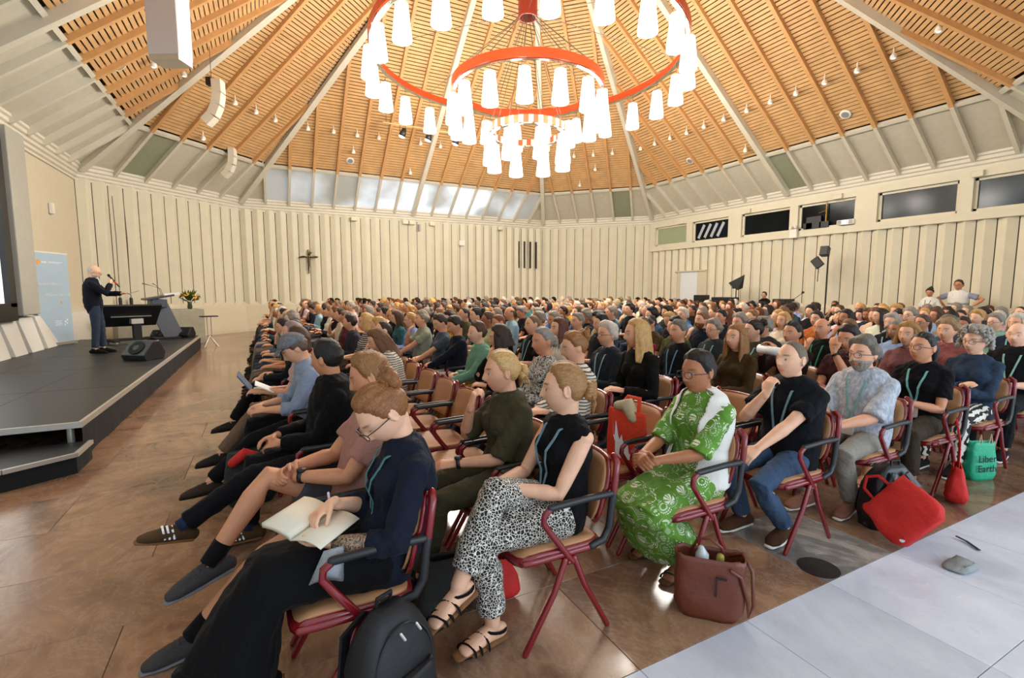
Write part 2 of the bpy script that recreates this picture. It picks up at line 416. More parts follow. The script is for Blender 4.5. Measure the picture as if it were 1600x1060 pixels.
# cornice
cor = MB(); prof = [(.3,5.25),(0,5.25),(0,5.13),(.045,5.10),(.045,5.02),(.09,4.99),(.09,4.92),(.135,4.89),(.135,4.82),(.18,4.79),(.18,4.73),(.37,4.73)]
V = []
for i in range(8):
    for d, z in prof:
        o = off_corner(i, d); V.append((o.x, o.y, z))
n_ = len(prof); F = [(i*n_+k, i*n_+k+1, ((i+1)%8)*n_+k+1, ((i+1)%8)*n_+k) for i in range(8) for k in range(n_-1)]
cor.add(V, F).build('trim_2', MAT['cornice'], kind='structure')
# little bracket boxes under the cornice
for k_, (px, py, wl_) in enumerate(((553,342,1),(633,347,1),(643,347,1),(675,349,1),(781,355,1),(867,358,1),(1066,345,0),(1170,327,0),(1312,302,0),(1530,265,0))):
    q = at(px, py, wl_, A_+.05)
    bevel(MB().box((0,0,0), (.26,.22,.17) if wl_ else (.22,.26,.17)).build('blind_motor_box', MAT['plaster'], None, loc=(q.x, q.y, min(q.z,4.66)), label='small beige box under the cornice, '+'first second third fourth fifth sixth seventh eighth ninth tenth'.split()[k_]+' counting from the left', cat='fixture', group='beige boxes under the cornice'), .02)

# ---------------------------------------------------------------- roof
roof = empty('ceiling', kind='structure')
DZ = ZA-ZC
def rp(i, s_, q, drop=0):
    p, s, n, L, ap = wall_frame(i); up = (n*-DZ + Vector((0,0,ap))).normalized()   # outward normal (up)
    return p + s*s_ + n*(ap*q) + Vector((0,0,ZC+DZ*q)) - up*drop
slat_pieces = []
Q0 = .125
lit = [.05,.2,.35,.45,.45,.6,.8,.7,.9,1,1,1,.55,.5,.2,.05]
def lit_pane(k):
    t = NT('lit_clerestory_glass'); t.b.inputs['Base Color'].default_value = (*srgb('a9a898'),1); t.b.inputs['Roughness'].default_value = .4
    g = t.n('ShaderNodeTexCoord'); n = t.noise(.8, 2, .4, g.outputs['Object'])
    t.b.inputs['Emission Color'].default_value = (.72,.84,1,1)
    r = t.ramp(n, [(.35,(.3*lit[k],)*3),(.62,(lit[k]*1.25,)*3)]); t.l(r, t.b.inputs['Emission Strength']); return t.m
for i in range(8):
    p, s, n, L, ap = wall_frame(i); long_ = i % 2 == 0; nb = 16 if long_ else 6; slope = math.hypot(ap, DZ)
    back = MB().add([rp(i,0,0,-.12), rp(i,L,0,-.12), rp(i,L/2,1,-.12)], [(0,1,2)]).add([rp(i,0,0,-.2), rp(i,L,0,-.2), rp(i,L/2,1,-.2)], [(0,1,2)]).build('roof_deck', MAT['dark'], roof)
    upn = (n*-DZ + Vector((0,0,ap))).normalized(); T = (n*ap+Vector((0,0,DZ))).normalized()
    qs = []
    for j in range(1, nb):
        s0 = j*L/nb; qm = 1-abs(s0-L/2)/(L/2)
        if long_ and j == nb//2: continue
        q1 = min(Q0, qm)
        MB().bar(rp(i,s0,-.01,.05), rp(i,s0,q1,.05), .09, .16, upn).build('rafter_foot', MAT['grey_beam'], roof)
        if qm > Q0: MB().bar(rp(i,s0,q1,.045), rp(i,s0,qm-.005,.045), .10, .15, upn).build('rafter', MAT['wood_rafter'], roof)
    if long_: MB().bar(rp(i,L/2,-.01,.07), rp(i,L/2,.97,.07), .17, .24, upn).build('main_beam', MAT['grey_beam'], roof)
    MB().bar(rp(i,0,-.01,.07), rp(i,L/2,.97*1,.07), .17, .24, upn).build('hip_beam', MAT['grey_beam'], roof)
    for j in range(nb):
        s0, s1 = j*L/nb+.045, (j+1)*L/nb-.045
        # purlin at the band boundary, clipped by the hips
        a0 = max(s0, Q0*L/2); a1 = min(s1, L-Q0*L/2)
        if a1 > a0: MB().bar(rp(i,a0,Q0,.03), rp(i,a1,Q0,.03), .10, .10, upn).build('purlin', MAT['grey_beam'], roof)
        # band pane (trapezoid where a hip cuts it)
        qa = Q0-.004; c = []
        def lim(sx): return max(.002, min(qa, (1-abs(sx-L/2)/(L/2))))
        poly = [(s0,.0),(s1,.0),(s1,lim(s1))]
        if s0 < qa*L/2 < s1: poly.append((qa*L/2, qa))
        if s0 < L-qa*L/2 < s1: poly.append((L-qa*L/2, qa))
        poly.append((s0, lim(s0)))
        k = len(poly); m = MB(); m.add([rp(i,a,b,.0) for a, b in poly]+[rp(i,a,b,-.03) for a, b in poly], [tuple(range(k)), tuple(range(2*k-1,k-1,-1))]+[(x,(x+1)%k+k if False else x+k,(x+1)%k+k,(x+1)%k) for x in range(k)])
        mt = MAT['band']
        if (i, j) in ((4,8),(1,1),(3,4)): mt = MAT['band_green']
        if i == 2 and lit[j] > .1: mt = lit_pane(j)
        m.build('pane', mt, roof)
        # slats
        nrow = int(slope*(1-Q0)/.12)
        for r in range(nrow):
            q = Q0+.008+(r+.5)*.12/slope
            a0 = max(s0, q*L/2+.03); a1 = min(s1, L-q*L/2-.03)
            if a1-a0 > .06 and q < .985: slat_pieces.append((i, a0, a1, q, upn, T))
def slat(mb, i, a0, a1, q, upn, T):
    A, B = rp(i,a0,q,0), rp(i,a1,q,0); w = T*.045; h = upn*.012
    mb.add([A-w-h, B-w-h, B+w-h, A+w-h, A-w+h, B-w+h, B+w+h, A+w+h], [(0,1,2,3),(0,4,5,1),(1,5,6,2),(2,6,7,3),(3,7,4,0)])
sized = []
for sp in slat_pieces:
    i, a0, a1, q, upn, T = sp; A, B = rp(i,a0,q), rp(i,a1,q); a = project(A); b = project(B); c_ = project((A+B)/2-T*.06); e_ = project((A+B)/2+T*.06)
    if not (a and b and c_ and e_): sized.append((0, sp)); continue
    inn = (0 < (a[0]+b[0])/2 < 1600) and (0 < (a[1]+b[1])/2 < 1060)
    sized.append((abs((b[0]-a[0])*(e_[1]-c_[1])-(b[1]-a[1])*(e_[0]-c_[0])) if inn else 0, sp))
sized.sort(key=lambda t: -t[0])
for sz, sp in sized[:300]: m = MB(); slat(m, *sp); m.build('slat', MAT['wood'], roof)
m = MB()
for sz, sp in sized[300:]: slat(m, *sp)
tag(m.build('slat', MAT['wood'], roof), kind='stuff')
MB().lathe([(.55,13.0),(.55,12.4),(.35,12.3)], n=12).build('apex_boss', MAT['grey_beam'], roof)
# ---------------------------------------------------------------- chandelier
ch = empty('chandelier', (0,0,5.2), label='huge three-tier red ring chandelier with glowing white glass shades', cat='chandelier')
def ring_band(R, h, n=96, t=.05):
    m = MB(); V = []; F = []
    for k in range(n):
        a = 2*PI*k/n
        for r, z in ((R-t,0),(R,0),(R,h),(R-t,h)): V.append((r*math.cos(a), r*math.sin(a), z))
    for k in range(n):
        k2 = (k+1) % n
        for e in range(4): F.append((k*4+e, k2*4+e, k2*4+(e+1)%4, k*4+(e+1)%4))
    return m.add(V, F)
shade_mb = MB().lathe([(.11,0),(.125,-.015),(.192,-.64),(.188,-.68),(.16,-.685)], n=20)
shade_me = shade_mb.mesh('lamp_shade', MAT['lamp'], True)
cap_me = MB().lathe([(.02,.08),(.03,.05),(.13,.02),(.135,0)], n=16).mesh('shade_cap', MAT['white'], True)
m_strip = NT('striped_ring'); g = m_strip.n('ShaderNodeTexCoord'); sp_ = m_strip.n('ShaderNodeSeparateXYZ'); m_strip.l(g.outputs['Object'], sp_.inputs[0])
an = m_strip.math('ARCTAN2', sp_.outputs[1], sp_.outputs[0]); w_ = m_strip.math('SINE', m_strip.math('MULTIPLY', an, 26.0))
m_strip.l(m_strip.ramp(m_strip.math('GREATER_THAN', w_, -.1), [(0, srgb('d9cdb8')),(1, srgb('c4481c'))], 'CONSTANT'), m_strip.b.inputs['Base Color'])
for R, z, n, ph, h, top, mt in ((3.88,7.38,24,.07,.20,7.12,MAT['orange']),(1.92,6.62,15,-.065,.20,6.38,MAT['orange']),(1.0,5.58,8,-.49,.17,5.44,m_strip.m)):
    rg = ring_band(R, h).build('ring', mt, ch, loc=(0,0,z-5.2)); ring_band(R-.02, .03, 96, .09).build('chrome_rim', MAT['chrome'], rg, loc=(0,0,-.031))
    for k in range(n):
        a = ph+2*PI*k/n; x, y = (R-.02)*math.sin(a), -(R-.02)*math.cos(a)      # angle from the side facing the entrance, which the camera sees first
        ca, sa = math.cos(-YAW), math.sin(-YAW); x, y = x*ca-y*sa, x*sa+y*ca
        sh = link('lamp_shade', shade_me, ch, (x, y, top-5.2)); link('cap', cap_me, sh)
        MB().tube([(0,0,.06),(0,0,z-top)], .006, 5).build('rod', MAT['cable'], sh)
        if k % max(1, n//8) == 0: MB().tube([(x,y,z-5.2+h),(x*.06,y*.06,8.5-5.2)], .007, 5).build('stay_cable', MAT['cable'], ch)
MB().lathe([(.24,3.2),(.24,3.6),(.20,3.6),(.20,3.2),(.24,3.2)], n=32, cap=False).build('hub', M('hub_red','8b2c1c',.4), ch)
MB().tube([(0,0,3.5),(0,0,7.9)], .02, 8).build('drop_rod', MAT['cable'], ch)
# ---------------------------------------------------------------- people: one continuous remeshed body each, clothes and hair as children
from mathutils import noise as mn
def sm(x, a, b):
    t = np.clip((x-a)/(b-a), 0, 1); return t*t*(3-2*t)
def head_grid(na=56, nt=44, extra=None):
    u = np.linspace(-PI, PI, na, endpoint=False); ph = u-.45*np.sin(u); th = np.linspace(.02, PI-.02, nt)
    TH, PH = np.meshgrid(th, ph, indexing='ij'); dx = np.sin(TH)*np.sin(PH); dy = np.sin(TH)*np.cos(PH); dz = np.cos(TH)
    x = .074*dx; y = .094*dy; z = .116*dz
    k = np.clip(-dz, 0, 1); x = x*(1-.30*k**1.6); y = np.where(y > 0, y*(1-.02*k), y*(1-.62*k)); y = y*(1+.06*((dz > 0)&(dy < 0)))
    fr = dy > 0
    prof = np.interp(z, [-.048,-.040,-.030,.012,.03], [0,.010,.027,.005,0]); w = np.interp(z, [-.045,-.03,.01], [.016,.013,.009])
    y = y+np.where(fr, prof*np.exp(-(x/w)**2), 0)
    ax = np.abs(x)
    y = y-np.where(fr, .011*np.exp(-((ax-.031)/.016)**2-((z-.006)/.012)**2), 0)+np.where(fr, .006*np.exp(-((ax-.030)/.010)**2-((z-.004)/.007)**2), 0)
    y = y+np.where(fr, .005*np.exp(-((z-.025)/.009)**2)*np.exp(-(x/.05)**2), 0)
    y = y+np.where(fr, .006*np.exp(-(x/.022)**2)*(np.exp(-((z+.060)/.006)**2)+np.exp(-((z+.073)/.006)**2)), 0)
    y = y+np.where(fr, .010*np.exp(-(x/.022)**2-((z+.100)/.016)**2), 0)
    P = np.stack([x,y,z], -1); N = np.stack([dx,dy,dz*.8], -1)
    return P, N, na, nt
def grid_faces(na, nt, cap=True):
    F = [(i*na+k, (i+1)*na+k, (i+1)*na+(k+1)%na, i*na+(k+1)%na) for i in range(nt-1) for k in range(na)]
    if cap: F.append(tuple(range(na))); F.append(tuple((nt-1)*na+k for k in range(na-1,-1,-1)))
    return F
HP, HN, HNA, HNT = head_grid()
HF = grid_faces(HNA, HNT)
def hair_line(P, style):
    x, y, z = P[...,0], P[...,1], P[...,2]
    line = np.interp(y, [-.11,-.06,-.032,-.020,.016,.028,.042,.058,.09], [-.080,-.070,-.040,-.015,.0,.030,.062,.076,.084])
    if style == 'high': line = line+np.interp(y, [0,.08],[0,.022])
    m = sm(z-line, -.003, .005)*(.30+.70*sm(z-line, .0, .040))
    if style == 'bald': m = m*(1-sm(z, .045,.07))*(1-sm(y,.0,.03))
    return m
def fbm(p, s, o=0.0):
    v = Vector(p)*s; v.z += o; return mn.noise(v)*.65+mn.noise(v*2.3)*.35
def hood(mb, length, back, open_deg=52, R=(.088,.108), thick=.02, flare=1.0, n=26, m=16, wav=.006, seed=0, fwd=0.0):
    """curtain of hair round the back and sides of the head"""
    V = []; a0 = math.radians(open_deg)
    for layer in (0, 1):
        for i in range(m):
            t = i/(m-1)
            for k in range(n):
                a = a0+(2*PI-2*a0)*k/(n-1); side = abs(math.cos((a)/1)); L = length+(back-length)*(1-math.cos(a-0))/2
                ang = t*1.35; top = min(1, ang/ (PI/2))
                if t < .4: th = (t/.4)*PI/2; r = math.sin(th); z = .125*math.cos(th)
                else: r = 1+(flare-1)*((t-.4)/.6); z = -(t-.4)/.6*L
                ro = r*(1-.0 if layer == 0 else 1); rx = R[0]*ro; ry = R[1]*ro
                if layer: rx = max(.002, rx-thick*(.4+.6*r)); ry = max(.002, ry-thick*(.4+.6*r)); z = z-(.012 if t < .4 else -.0)
                p = Vector((math.sin(a)*rx, math.cos(a)*ry*1.0-.006+fwd*(max(0,-z)), z))
                w = wav*(fbm((math.sin(a)*9, math.cos(a)*9, z*5), 1.0, seed)*2)*(1 if layer == 0 else .3)
                p.x += math.sin(a)*w; p.y += math.cos(a)*w; V.append(p)
    F = []; N_ = n*m
    for i in range(m-1):
        for k in range(n-1):
            a = i*n+k; F.append((a, a+n, a+n+1, a+1)); F.append((N_+a+1, N_+a+n+1, N_+a+n, N_+a))
        F.append((i*n, N_+i*n, N_+(i+1)*n, (i+1)*n)); F.append(((i+1)*n-1+n, N_+(i+1)*n-1+n, N_+(i+1)*n-1, (i+1)*n-1))
    for k in range(n-1): F.append(((m-1)*n+k, N_+(m-1)*n+k, N_+(m-1)*n+k+1, (m-1)*n+k+1))
    mb.add(V, F)
def make_hair(style, seed=0):
    """hair mesh in head space"""
    rnd = random.Random(seed+3); mb = MB()
    spec = dict(short=(.014,.006,26,''), crew=(.006,.002,40,'high'), bald=(.006,.002,30,'bald'), full=(.024,.011,20,''), swept=(.013,.003,9,''), updo=(.015,.0035,10,''),
                bob=(.016,.005,10,''), wavybob=(.022,.010,11,''), long=(.015,.004,10,''), curly=(.040,.020,24,''), pony=(.012,.003,12,''), messy=(.026,.014,16,''), quiff=(.018,.008,14,''))[style]
    th, nz, fr, kind = spec
    P = HP.reshape(-1,3); N = HN.reshape(-1,3); m = hair_line(HP, kind).reshape(-1)
    V = []
    for p, n_, k in zip(P, N, m):
        q = p.copy()
        if style in ('updo','swept','pony'):      # strands combed back: ridges along the head
            a = math.atan2(p[0], p[2]+.03); r = nz*math.sin(a*26+fbm(p,12,seed)*4)+nz*fbm(p, fr, seed)
        else: r = nz*2*fbm(p, fr, seed)
        t_ = th*(1.0+(.35*max(0, n_[2]) if style in ('full','quiff','messy','bob','short') else 0))
        if style == 'quiff': t_ += .018*max(0, n_[1])*max(0, n_[2])*2
        q = p+n_/np.linalg.norm(n_)*((t_+r)*k-.006*(1-k)); V.append(q)
    mb.add(V, HF)
    if style == 'updo':
        c = Vector((0,-.095,.075)); 
        for j in range(11):
            a = j*2.4; rr = .030; mb.ell(c+Vector((math.cos(a)*rr, -.012+rnd.uniform(-.012,.012), math.sin(a)*rr*.9)), (.030,.026,.024), Matrix.Rotation(a,3,'Y'), 10, 7)
        mb.ell(c, (.042,.038,.040))
        for j in range(7):
            a = rnd.uniform(-1.2,1.2); mb.tube([c+Vector((.02*math.sin(a),.0,.03)), c+Vector((.045*math.sin(a),-.02,.055)), c+Vector((.06*math.sin(a),-.05,.04+.02*math.cos(a)))], .0018, 4)
    if style == 'swept':
        c = Vector((0,-.118,-.012))
        for j in range(9):
            a = j*2.3; mb.ell(c+Vector((math.cos(a)*.024, rnd.uniform(-.01,.012), math.sin(a)*.028)), (.024,.024,.028), Matrix.Rotation(a,3,'Y'), 10, 7)
        mb.ell(c, (.036,.034,.04))
        for j in range(5):
            a = (j-2)*.25; mb.tube([c+Vector((a*.05,0,.0)), c+Vector((a*.12,-.02,-.045)), c+Vector((a*.16,-.004,-.09))], [.006,.004,.001], 5)
    if style == 'pony':
        mb.tube([(0,-.10,.03),(0,-.15,.01),(0,-.155,-.07),(0,-.14,-.16)], [.02,.027,.024,.008], 10)
    if style == 'bob': hood(mb, .095, .085, 60, thick=.022, flare=1.06, seed=seed)
    if style == 'wavybob': hood(mb, .10, .085, 58, R=(.094,.112), thick=.03, flare=1.18, wav=.014, seed=seed)
    if style == 'long':
        hood(mb, .20, .27, 62, R=(.088,.112), thick=.028, flare=1.12, wav=.010, seed=seed, m=22, n=34)
    if style == 'curly':
        for j in range(150):
            a = rnd.uniform(.95, 2*PI-.95); z = rnd.uniform(-.075, .12); rr = math.sqrt(max(0, 1-(z/.155)**2)) if z > 0 else 1
            if z > .06: a = rnd.uniform(.3, 2*PI-.3)
            p = Vector((math.sin(a)*.108*rr, math.cos(a)*.128*rr-.005, z+.018)); r = rnd.uniform(.012,.021); mb.ell(p, (r, r*.8, r*1.1), Matrix.Rotation(rnd.uniform(0,3),3,'X'), 6, 5)
    me = mb.mesh('hair', MAT['hairb' if style in ('updo','swept','pony') else 'hair'], True); return me
HAIR = {}
def hair_mesh(style, seed=0):
    if (style, seed) not in HAIR: HAIR[(style, seed)] = make_hair(style, seed)
    return HAIR[(style, seed)]
def make_beard():
    P = HP.reshape(-1,3); N = HN.reshape(-1,3); V = []
    for p, n_ in zip(P, N):
        x, y, z = p; k = float(sm(-z, .030,.045)*sm(y, -.02,.01)); 
        if abs(x) < .024 and -.078 < z < -.05: k *= .25
        V.append(p+n_/np.linalg.norm(n_)*((.009+.005*fbm(p,30))*k-.006*(1-k)))
    return MB().add(V, HF).mesh('beard', MAT['hair'], True)
BEARD = None
# skin material: obj.color with lips, brows and eyes from the mesh's own feature mask
def skin_mat():
    t = NT('skin'); oi = t.n('ShaderNodeObjectInfo'); a = t.n('ShaderNodeAttribute', attribute_name='feat'); s = t.n('ShaderNodeSeparateColor'); t.l(a.outputs['Color'], s.inputs[0])
    n = t.noise(25, 3, .6, t.coord('Object')); c = t.mix(1.0, oi.outputs['Color'], t.ramp(n, [(.3,(.93,.90,.90)),(.7,(1.05,1.02,1.0))]), 'MULTIPLY')
    lip = t.mix(1.0, oi.outputs['Color'], (.82,.50,.48), 'MULTIPLY'); c = t.mix(s.outputs[0], c, lip); c = t.mix(s.outputs[2], c, (.62,.60,.57)); c = t.mix(s.outputs[1], c, (.045,.028,.018))
    t.l(c, t.b.inputs['Base Color']); t.set(Roughness=.5); t.b.inputs['Subsurface Weight'].default_value = .0; t.b.inputs['Specular IOR Level'].default_value = .35
    return t.m
MAT['skin'] = skin_mat()
def remesh(mb, voxel, smooth=2, fac=.5, dec=None):
    me = mb.mesh('tmp'); o = bpy.data.objects.new('tmp', me); COL.objects.link(o)
    r = o.modifiers.new('r', 'REMESH'); r.mode = 'VOXEL'; r.voxel_size = voxel; r.use_smooth_shade = True
    if smooth: q = o.modifiers.new('s', 'SMOOTH'); q.factor = fac; q.iterations = smooth
    if dec: q = o.modifiers.new('d', 'DECIMATE'); q.ratio = dec
    dg = bpy.context.evaluated_depsgraph_get(); e = o.evaluated_get(dg); out = bpy.data.meshes.new_from_object(e)
    bpy.data.objects.remove(o); bpy.data.meshes.remove(me)
    out.polygons.foreach_set('use_smooth', [True]*len(out.polygons)); return out
def verts_np(me):
    a = np.empty(len(me.vertices)*3, np.float32); me.vertices.foreach_get('co', a); return a.reshape(-1,3)
def set_verts(me, a): me.vertices.foreach_set('co', a.astype(np.float32).ravel()); me.update()
def folds(me, amp, seed=0, f=(38, 22)):
    a = verts_np(me); nn = np.empty(len(me.vertices)*3, np.float32); me.vertices.foreach_get('normal', nn); nn = nn.reshape(-1,3)
    x, y, z = a.T; ph = seed*1.7
    w = np.sin(f[0]*(z*.9+.5*x+.35*np.sin(9*y+ph))+ph)*np.sin(f[1]*(y-.6*z+.3*np.sin(11*x+ph))+2*ph)+.6*np.sin(61*(z*.5-.7*y+.4*x)+ph)*np.sin(17*x+13*z+ph)
    a = a+nn*(w*amp)[:,None]; set_verts(me, a)
def ik(a, t, l1, l2, pole):
    a = Vector(a); t = Vector(t); d = t-a; L = d.length; mx = (l1+l2)*.999
    if L > mx: t = a+d*(mx/L); d = t-a; L = mx
    d.normalize(); c = (l1*l1-l2*l2+L*L)/(2*L); hgt = math.sqrt(max(0, l1*l1-c*c)); p = Vector(pole); p = (p-d*p.dot(d)).normalized()
    return a+d*c+p*hgt, t
def hand(mb, w, d, palm, side, curl=.6, r=.0085, spread=.0):
    """w wrist, d direction of the hand, palm = palm normal, side = +1 right hand"""
    d = Vector(d).normalized(); palm = Vector(palm); palm = (palm-d*palm.dot(d)).normalized(); across = d.cross(palm)*side   # towards the thumb
    w = Vector(w)
    mb.tube([w-d*.02, w+d*.03, w+d*.075], [(.026,.019),(.036,.016),(.040,.013)], 12, side=across)
    for k, ln in enumerate((.070,.078,.073,.058)):
        b = w+d*.078+across*(.030-.020*k); q = d; p = b; pts = [b-d*.02, b]; c = curl*(1+.08*k)
        for seg, f in enumerate((.45,.32,.25)):
            q = (Matrix.Rotation(c*(.75 if seg else .6), 3, across*-1 if False else across) @ q) if False else (q*math.cos(c*.7)+palm*math.sin(c*.7)).normalized()
            palm2 = palm; p = p+q*ln*f; pts.append(p)
            # rotate palm with the finger
            pn = (palm-q*palm.dot(q)).normalized() if abs(palm.dot(q)) < .98 else -d
            palm_, palm = palm, palm
            if seg < 2:
                dd = q; pr_ = (palm*math.cos(c*.7)-d*math.sin(c*.7)); q = (dd*math.cos(.0)+pr_*math.sin(.0)).normalized()
        # explicit angles keep the bend even
        pts = [b-d*.02, b]; p = b
        for seg, f in enumerate((.45,.32,.25)):
            an = c*(seg+1)*.72; q = d*math.cos(an)+palm*math.sin(an); p = p+q*ln*f; pts.append(p)
        mb.tube(pts, [r*1.1, r*1.08, r, r*.92, r*.8], 8)
    b = w+across*.026+d*.02; t1 = b+across*.026+d*.030+palm*.010; t2 = t1+d*.030+across*.004+palm*.014*(1+curl); mb.tube([w+d*.005+across*.008, b, t1, t2], [.012,.0145,.011,.0085], 8)
def torso_prof(P):
    if P.get('female'): pr = [(-.04,.150,.10),(0,.165,.118),(.15,.160,.120),(.38,.128,.100),(.6,.145,.110),(.78,.152,.102),(.87,.134,.086),(.94,.090,.072),(1,.055,.055)]
    else: pr = [(-.04,.150,.10),(0,.162,.118),(.15,.164,.125),(.38,.156,.118),(.6,.168,.120),(.78,.176,.112),(.87,.158,.094),(.94,.105,.078),(1,.058,.056)]
    b = P.get('belly', 0)*.05; bw = P.get('wide', 1.0)
    return [(t, rx*bw, ry*bw+b*math.exp(-((t-.25)/.25)**2)) for t, rx, ry in pr]
class Fig:
    """joints of a figure. x right, y forward, z up, origin on the floor under the seat (or between the feet)"""
    def __init__(s, P):
        s.P = P; stand = P.get('stand'); V_ = Vector
        s.pel = V_(P.get('pelvis', (0,-.04,.93) if stand else (0,-.05,.525)))
        s.neck = s.pel+V_(P.get('torso', (0,.0,.50) if stand else (0,-.06,.50)))
        md = (s.pel+s.neck)/2+V_(P.get('mid', (0,-.03,0))); s.spine = []
        for i in range(11):
            t = i/10; s.spine.append(s.pel*(1-t)**2+md*2*t*(1-t)+s.neck*t*t)
        s.side = Matrix.Rotation(math.radians(P.get('twist',0)),3,'Z') @ V_((1,0,0))
        tw = P.get('shw', .150 if P.get('female') else .168)
        sp = s.at(.845); s.sh = {-1: sp-s.side*tw+V_((0,0,.0)), 1: sp+s.side*tw}
        s.hc = s.neck+V_(P.get('head', (0,.035,.145)))
        y_, p_, r_ = [math.radians(a) for a in P.get('hrot', (0,0,0))]      # yaw left+, pitch down+, roll
        s.hm = Matrix.Translation(s.hc) @ Matrix.Rotation(y_,4,'Z') @ Matrix.Rotation(-p_,4,'X') @ Matrix.Rotation(r_,4,'Y') @ Matrix.Scale(P.get('hs',1.0)*1.05,4)
        s.wr = {}; s.el = {}; s.kn = {}; s.an = {}; s.hip = {}
        dw = {-1: (-.07,.22,.70), 1: (.05,.24,.70)}
        if stand: dw = {-1: (-.24,.05,.86), 1: (.24,.05,.86)}
        for sd, k in ((-1,'L'),(1,'R')):
            w = V_(P.get('wr'+k, dw[sd])); pole = P.get('ep'+k, (sd*.55,-.55,-.65)); s.el[sd], s.wr[sd] = ik(s.sh[sd], w, .285, .255, pole)
            s.hip[sd] = s.pel+V_((sd*.088,.02,-.0))
            a = V_(P.get('an'+k, (sd*.11,.02,.09) if stand else (sd*.12,.46,.10)))
            s.kn[sd], s.an[sd] = ik(s.hip[sd], a, .43, .41, P.get('kp'+k, (sd*.12,1,.9)))
            if stand: pass
    def at(s, t):
        t = max(0, min(1, t))*10; i = min(9, int(t)); return s.spine[i].lerp(s.spine[i+1], t-i)
    def torso(s, mb, grow=0, t0=-.04, t1=1, k=1.0, n=24):
        pts = []; rr = []
        for t, rx, ry in torso_prof(s.P):
            if t < t0 or t > t1: continue
            p = s.at(t) if t >= 0 else s.pel+Vector((0,0,-.07)); pts.append(p); rr.append((rx*k+grow, ry*k+grow))
        mb.tube(pts, rr, n, side=s.side)
        if s.P.get('female'):
            c = s.at(.66); tn = (s.at(.72)-s.at(.6)).normalized(); fw = s.side.cross(tn)*-1
            if fw.y < 0: fw = -fw
            for sd in (-1,1): mb.ell(c+s.side*sd*.062+fw*(.075*k), (.062*k+grow, .055*k+grow, .062*k+grow))
def build_body(fig, voxel, dec=None):
    P = fig.P; mb = MB(); V_ = Vector
    fig.torso(mb, k=.86 if not P.get('bare') else 1)
    mb.tube([fig.at(.9), fig.neck, fig.hm @ V_((0,-.022,-.055)), fig.hm @ V_((0,-.018,-.02))], [.060,.054,.050,.045], 16)
    mb.add([fig.hm @ V_(p) for p in HP.reshape(-1,3)], HF)
    for sd in (-1,1):
        R = (fig.hm.to_3x3() @ Matrix.Rotation(sd*.25,3,'Z') @ Matrix.Rotation(-.2,3,'X'))
        mb.ell(fig.hm @ V_((sd*.075,-.012,.0)), (.008,.017,.031), R, 12, 8)
        mb.tube([fig.hm @ V_((sd*.083,-.012+.014*math.cos(a),.003+.028*math.sin(a))) for a in np.linspace(-1.6,3.6,9)], .0042, 6)
        f = 1 if not P.get('female') else .88
        s_, e, w = fig.sh[sd], fig.el[sd], fig.wr[sd]
        mb.ell(s_, (.052*f,.050*f,.050*f))
        mb.tube([s_, s_.lerp(e,.35), s_.lerp(e,.8), e, e.lerp(w,.22), e.lerp(w,.6), w], [.047*f,.048*f,.041*f,.039*f,.043*f,.035*f,(.028*f,.024*f)], 14)
        kk = 'L' if sd < 0 else 'R'
        hd = P.get('hd'+kk, None); hd = V_(hd) if hd else (w-e).normalized(); pn = P.get('pn'+kk, (-sd*.5,.1,-1))
        hand(mb, w, hd, pn, sd, P.get('curl'+kk, .55), r=.0085 if voxel < .008 else .0095)
        h, k, a = fig.hip[sd], fig.kn[sd], fig.an[sd]
        legw = P.get('legw', 1.0)
        mb.tube([h, h.lerp(k,.5), k, k.lerp(a,.25), k.lerp(a,.6), a], [.078*legw,.068*legw,.054*legw,.055*legw,.044*legw,.035*legw], 14)
        fd = V_(P.get('fd'+kk, (sd*.12,1,-.05))).normalized(); up = V_((0,0,1)); up = (up-fd*up.dot(fd)).normalized(); sx = fd.cross(up)
        mb.tube([a-up*.045-fd*.045, a-up*.035+fd*.02, a-up*.052+fd*.10, a-up*.066+fd*.155], [(.030,.036),(.036,.042),(.042,.026),(.036,.017)], 12, side=sx)
    me = remesh(mb, voxel, 2, .5, dec); me.name = 'person'
    a = verts_np(me); inv = np.array(fig.hm.inverted()); q = a @ inv[:3,:3].T+inv[:3,3]; x, y, z = q.T; ax = np.abs(x); f = (y > .05)&(ax < .07)
    lip = np.where(f, np.exp(-(ax/.024)**4)*np.exp(-((z+.066)/.010)**4), 0)
    brow = np.where(f, np.exp(-((ax-.031)/.017)**4)*np.exp(-((z-.026-(.004-abs(1)*.0))/.0045)**4), 0)*.8
    closed = P.get('closed')
    eye = np.where(f, np.exp(-((ax-.030)/.010)**4)*np.exp(-((z-.003)/(.0016 if closed else .0052))**4), 0)
    dark = np.maximum(brow*P.get('brow',1), np.where(f, np.exp(-((ax-.030)/(.010 if closed else .0055))**4)*np.exp(-((z-.003)/(.002 if closed else .0055))**4), 0))
    at_ = me.attributes.new('feat', 'FLOAT_COLOR', 'POINT'); arr = np.stack([lip*.9, dark, eye*(0 if closed else 1), np.ones_like(lip)], -1); at_.data.foreach_set('color', arr.astype(np.float32).ravel())
    me.materials.append(MAT['skin']); return me
